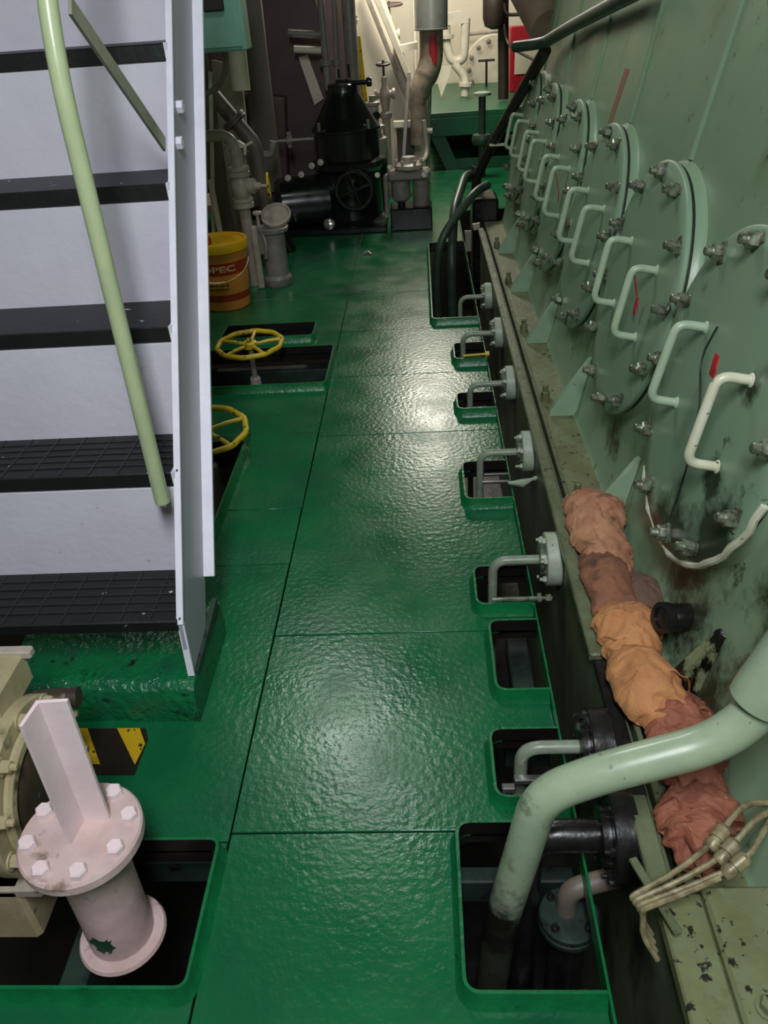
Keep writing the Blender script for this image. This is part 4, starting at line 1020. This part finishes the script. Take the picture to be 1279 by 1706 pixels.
# handwheel valve standing behind (dark wheel)
def stem_valve(label, px, py, Y, R, body, wheel, h=.35):
    c = at(px, py, Y)
    t = thing('stem_valve', (c.x, Y, c.z - h), label, 'valve')
    MB().torus(frame(c, (0, -.10, 1)), R, .010, 28, 8).tube([c - Vector((R, 0, 0)), c + Vector((R, 0, 0))], .010, 0, 8).tube([c - Vector((0, R, 0)), c + Vector((0, R, 0))], .010, 0, 8).build('handwheel', wheel, t)
    MB().cyl(c + Vector((0, 0, -.10)), c + Vector((0, 0, .03)), .010, 10).build('stem', wheel, t)
    MB().lathe([(.05, -h), (.055, -h+.02), (.055, -h+.04), (.03, -h+.06), (.05, -h*.6), (.05, -h*.5), (.022, -h*.4), (.022, -.10), (.01, -.09)], frame(c, (0, 0, 1)), 18).build('valve_body', body, t)
    MB().lathe([(.03, -.09), (.045, -.09), (.045, -.07), (.03, -.06), (.03, .06), (.045, .07), (.045, .09), (.03, .09)], frame(c + Vector((0, 0, -h*.55)), (1, 0, 0)), 16).build('side_flanges', body, t)
    MB().cyl((c.x, Y, 0), (c.x, Y, c.z - h), .035, 14).build('riser_pipe', body, t)
    return t
stem_valve('cream valve with small dark handwheel right behind the purifier', 638, 107, 7.9, .055, 'pipe_beige', 'blackpipe', .42)
stem_valve('cream valve with maroon handwheel at the top edge', 648, 8, 9.2, .125, 'white_pipe', 'maroon', .45)

# ------------------------------------------------------------------ white sloping ladder side and background pipes
ld = thing('inclined_ladder', at(680, 215, 8.9), 'cream white inclined ladder with a closed sloping side behind the purifier', 'ladder')
MB().prism([at(x, y, 9.0) for x, y in [(590, -40), (628, -40), (712, 208), (712, 300), (640, 300), (600, 170)]], (0, .05, 0)).build('side_panel', 'bulkhead', ld)
def bar(name, a, b, w, mat, parent):
    a, b = Vector(a), Vector(b); return MB().bbox((-w/2, -w/2, 0), (w/2, w/2, (b-a).length), .004, frame(a, b - a, (1, 0, 0))).build(name, mat, parent)
bar('ladder_rail', at(621, -20, 8.75), at(712, 205, 8.75), .055, 'white_pipe', ld)
bar('ladder_rail', at(606, -20, 8.9), at(695, 205, 8.9), .045, 'pipe_beige', ld)
bar('foot_bar', at(655, 207, 8.7), at(704, 205, 8.7), .06, 'white_pipe', ld)
bar('stay', at(681, 120, 8.6), at(668, 330, 8.4), .035, 'pipe_grey', ld)
MB().prism([at(x, y, 8.8) for x, y in [(655, 78), (695, 70), (696, 82), (658, 90)]], (0, .2, 0)).build('bracket_tray', 'white_pipe', ld)
slab('brown_chest', 'brown red box below the sloping rails', [(660, 214), (690, 214), (690, 296), (665, 296)], 8.72, .2, 'maroon', 'box')
pipe('cream_conduit', 'slim cream conduit left of the lagged pipe', [at(689, -60, 9.3), at(692, 110, 9.3), at(702, 290, 9.3)], .020, 'white_pipe', .1)
pipe('looped_hose', 'thin pale pipe looping from the platform down to the filter', [at(706, 200, 8.4), at(712, 260, 8.4), at(700, 272, 8.2), at(672, 266, 7.8)], .022, 'pipe_beige', .12)
pipe('thin_upright', 'thin grey green upright tube beside the dark green platform', [at(716, 130, 8.7), at(712, 300, 8.7)], .020, 'pipe_small', 0)
pipe('pipe_bracket', 'small pale stub bracket on the thin upright tube', [at(702, 218, 8.6), at(720, 218, 8.6)], .026, 'white_pipe', 0)
# lagged exhaust pipe with red mark
t = thing('lagged_pipe', at(718, 140, 8.6), 'thick metal sheathed pipe with a red mark on its lower cloth lagging', 'pipe')
a = at(717, -60, 8.6); b = at(718, 50, 8.6); c = at(719, 108, 8.6); e = at(697, 150, 8.55); g = at(697, 240, 8.55)
MB().lathe([(.155, 0), (.158, .012), (.152, .014), (.152, (a-b).length)], frame(b, a - b), 32).build('metal_sheath', 'galv', t)
MB().tube([b + Vector((0, 0, .02)), c, e, g], lambda u: .108 - .03*min(1, max(0, (u - .45)*2.2)), .12, 24).build('cloth_lagging', 'lag2', t)
vsb = []; fsb = []
for i in range(7):
    for k in range(9):
        u = k/8; p = b.lerp(c, .12 + .85*u); aa = math.radians(-88 + (i - 3)*7*(.6 + .4*math.sin(PI*(u*.9 + .05))))
        vsb.append(p + Vector((.1105*math.cos(aa) + .01, .1105*math.sin(aa), 0)))
fsb = [(i*9+k, (i+1)*9+k, (i+1)*9+k+1, i*9+k+1) for i in range(6) for k in range(8)]
tag(MB().add(vsb, fsb).build('red_mark', 'red', t), 'red painted mark')
# white pipes on the bulkhead
wbp = pipe('white_bend_pipe', 'cream pipe bent in a tall loop right of the lagged pipe', [at(742, 40, 10.4), at(743, 75, 10.4), at(752, 103, 10.4), at(772, 100, 10.4), at(776, 30, 10.4)], .05, 'white_pipe', .16, flanges=((0, .6),))
MB().prism([at(x, y, 10.35) for x, y in [(744, 22), (768, 18), (780, 38), (746, 42)]], (0, .2, 0)).build('casing', 'white_pipe', wbp)
pipe('white_branch_pipe', 'short cream branch pipe slanting down below the tall loop', [at(756, 106, 10.3), at(776, 130, 10.3), at(774, 160, 10.3)], .045, 'white_pipe', .08, flanges=((1, .35),))
pipe('bulkhead_conduit', 'thin conduit running along the white bulkhead', [at(770, 58, 11.8), at(845, 50, 11.8)], .022, 'pipe_beige', 0)

slab('white_fin_plate', 'cream pointed plate below the tall loop pipe', [(725, 110), (752, 110), (748, 128), (735, 162), (728, 135)], 10.2, .03, 'white_pipe', 'plate')
mc = at(822, 112, 11.7)
t = thing('manhole_cover', mc, 'round bolted cream manhole cover on the white bulkhead', 'cover')
MB().lathe([(.37, -.06), (.37, .02), (.355, .035), (0, .035)], frame(mc, (-.1, -1, 0)), 40).build('cover_plate', 'white_pipe', t)
for j in range(14):
    a = 2*PI*j/14
    MB().lathe([(.03, .03), (.03, .065), (.02, .07)], frame(mc, (-.1, -1, 0)) @ Matrix.Translation((.31*math.cos(a), .31*math.sin(a), 0)), 6).build('cover_bolt', 'pipe_beige', t)
c = at(810, 130, 11.2)
tag(MB().tube([c + Vector((0, 0, -.35)), c + Vector((0, 0, .2))], .014, 0, 8).tube([c + Vector((-.1, 0, .19)), c + Vector((.1, 0, .19))], .014, 0, 8).build('tee_spindle', 'blackpipe'), 'thin dark tee handled spindle in front of the manhole cover', 'spindle')

# green platform
zt = at(760, 186, 9.0).z
t = thing('raised_platform', (.6, 9.9, 0), 'dark green raised platform with an open dark space below', 'platform')
MB().bbox((.08, 9.0, zt - .05), (2.2, 11.95, zt), .005).build('platform_deck', 'platform', t)
MB().bbox((.08, 9.0, zt - .22), (2.2, 9.05, zt - .05), .004).build('front_apron', 'platform', t)
l0 = at(722, 240, 9.02); 
MB().prism([Vector((.09, 9.05, zt - .2)), Vector((.24, 9.05, zt - .2)), Vector((.40, 9.05, 0)), Vector((.26, 9.05, 0))], (0, .04, 0)).build('slant_leg', 'platform', t)
MB().bbox((.3, 9.08, 0), (1.0, 9.14, .10), .004).build('kick_plate', 'platform', t)
MB().bbox((.1, 10.6, 0), (2.2, 10.65, zt - .05), .004).build('back_plate', 'beam', t)
tag(MB().bbox((-.49, 9.02, -.012), (2.2, 10.6, 0), .002).build('floor_plate_far', 'floor'), kind='structure')
tag(MB().bbox((.30, 7.2, -.012), (2.2, 9.018, 0), .002).build('floor_plate_far', 'floor'), kind='structure')
c = at(803, 160, 8.6)
t = thing('sounding_post', (c.x, 8.6, 0), 'grey green upright pipe with a capped top before the platform', 'post')
MB().cyl((c.x, 8.6, 0), (c.x, 8.6, c.z), .035, 16).build('post_pipe', 'dkpipe', t)
MB().lathe([(.04, 0), (.085, .005), (.085, .03), (.04, .04), (0, .04)], frame((c.x, 8.6, c.z), (0, 0, 1)), 20).build('post_cap', 'pipe_small', t)
MB().lathe([(.036, -.05), (.09, -.045), (.10, -.015), (.10, .015), (.09, .045), (.036, .05)], frame((c.x, 8.6, at(803, 232, 8.6).z), (0, 0, 1)), 20).build('post_collar', 'dkpipe', t)
# red cabinet
p0 = at(851, 45, 10.4); p1 = at(895, 160, 10.4)
t = thing('fire_cabinet', (1.2, 10.5, zt), 'red fire cabinet with a pale notice beyond the engine', 'cabinet')
MB().bbox((p0.x, 10.4, zt), (p0.x + .62, 10.7, p0.z), .008).build('cabinet_body', 'red', t)
q0 = at(858, 70, 10.38); q1 = at(895, 122, 10.38)
MB().bbox((q0.x, 10.385, q1.z), (q1.x + .1, 10.40, q0.z), .003).build('notice_plate', 'bulkhead', t)
# black pipes / lamp
pipe('black_upright', 'blackish upright pipe left of the red cabinet', [at(838, -30, 9.6), at(838, 165, 9.6)], .055, 'blackpipe', 0)
c = at(824, 10, 9.5)
tag(MB().lathe([(.03, -.2), (.10, -.17), (.12, -.1), (.12, .12), (.08, .2)], frame(c, (0, 0, 1)), 20).build('lamp_housing', 'blackpipe'), 'dark lantern housing hanging on the blackish upright pipe', 'lamp')
pipe('black_cable', 'black looping cable beside the dark lantern', [at(840, 5, 9.4), at(843, 25, 9.4), at(866, 24, 9.4)], .016, 'blackpipe', .05)
pipe('brown_cable', 'thin brown cable drooping to the pipe end by the red cabinet', [at(840, 40, 9.4), at(844, 72, 9.4), at(862, 86, 9.2), at(890, 100, 9.0)], .014, 'blackpipe', .1)
# tan duct and rail pipe over the engine end
t = thing('wrapped_duct', at(890, 20, 7.9), 'tan wrapped duct above the engine end at the top', 'duct')
MB().tube([at(858, -60, 6.5), at(916, 48, 5.9)], .125, 0, 28).build('duct_run', 'tan', t)
pipe('rail_pipe', 'dark green pipe running along the top of the engine side', [at(858, 78, 5.5), at(905, 72, 5.3), at(950, 45, 4.75), at(1075, -22, 3.35)], .030, 'dkpipe', .12)
pipe('slant_pipe', 'long dark slanting pipe going down beside the engine end', [at(908, 84, 5.35), at(822, 236, 6.5), at(792, 300, 6.75), at(792, 300, 6.75) + Vector((0, 0, -1.1))], .036, 'blackpipe', .1)  # the shadow this pipe hangs in is put into its dark colour
pipe('slant_pipe_clip', 'bright short stub on the slanting dark pipe', [at(815, 242, 6.45), at(842, 241, 6.45)], .010, 'white_pipe', 0)
# pipes dropping into the far long hole
pipe('dropping_pipe', 'dark green pipe bending down into the long hole, nearer one', [at(812, 308, 6.3), at(790, 320, 6.1), at(735, 395, 5.9), at(726, 425, 5.9) + Vector((0, 0, -.1)), at(726, 425, 5.9) + Vector((0, 0, -.6))], .030, 'dkpipe', .12)
pipe('dropping_pipe', 'dark green pipe bending down into the long hole, farther one', [at(800, 290, 6.9), at(775, 290, 6.7), at(756, 350, 6.2), at(752, 430, 5.9), at(752, 430, 5.9) + Vector((0, 0, -.6))], .034, 'dkpipe', .12, flanges=((0, .6),))
slab('bracket_strip', 'short pale metal strip in the long hole', [(774, 385), (785, 385), (785, 418), (776, 420)], 5.6, .02, 'pipe_grey', 'strip')
slab('bracket_block', 'small pale metal block at the end of the engine rail', [(787, 374), (799, 372), (799, 382), (789, 384)], 5.85, .03, 'pipe_beige', 'block')
tag(MB().bbox((.36, 6.15, -.3), (.55, 6.5, .30), .02).build('pump_block', 'black'), 'dark oily block at the far end of the engine rail', 'block')
tag(MB().tube([onz(606, 424, .006), onz(612, 418, .02), onz(618, 424, .006)], .008, .02, 6).build('scrap', 'can'), 'tiny grey scrap lying on the dark floor before the purifier', 'scrap')
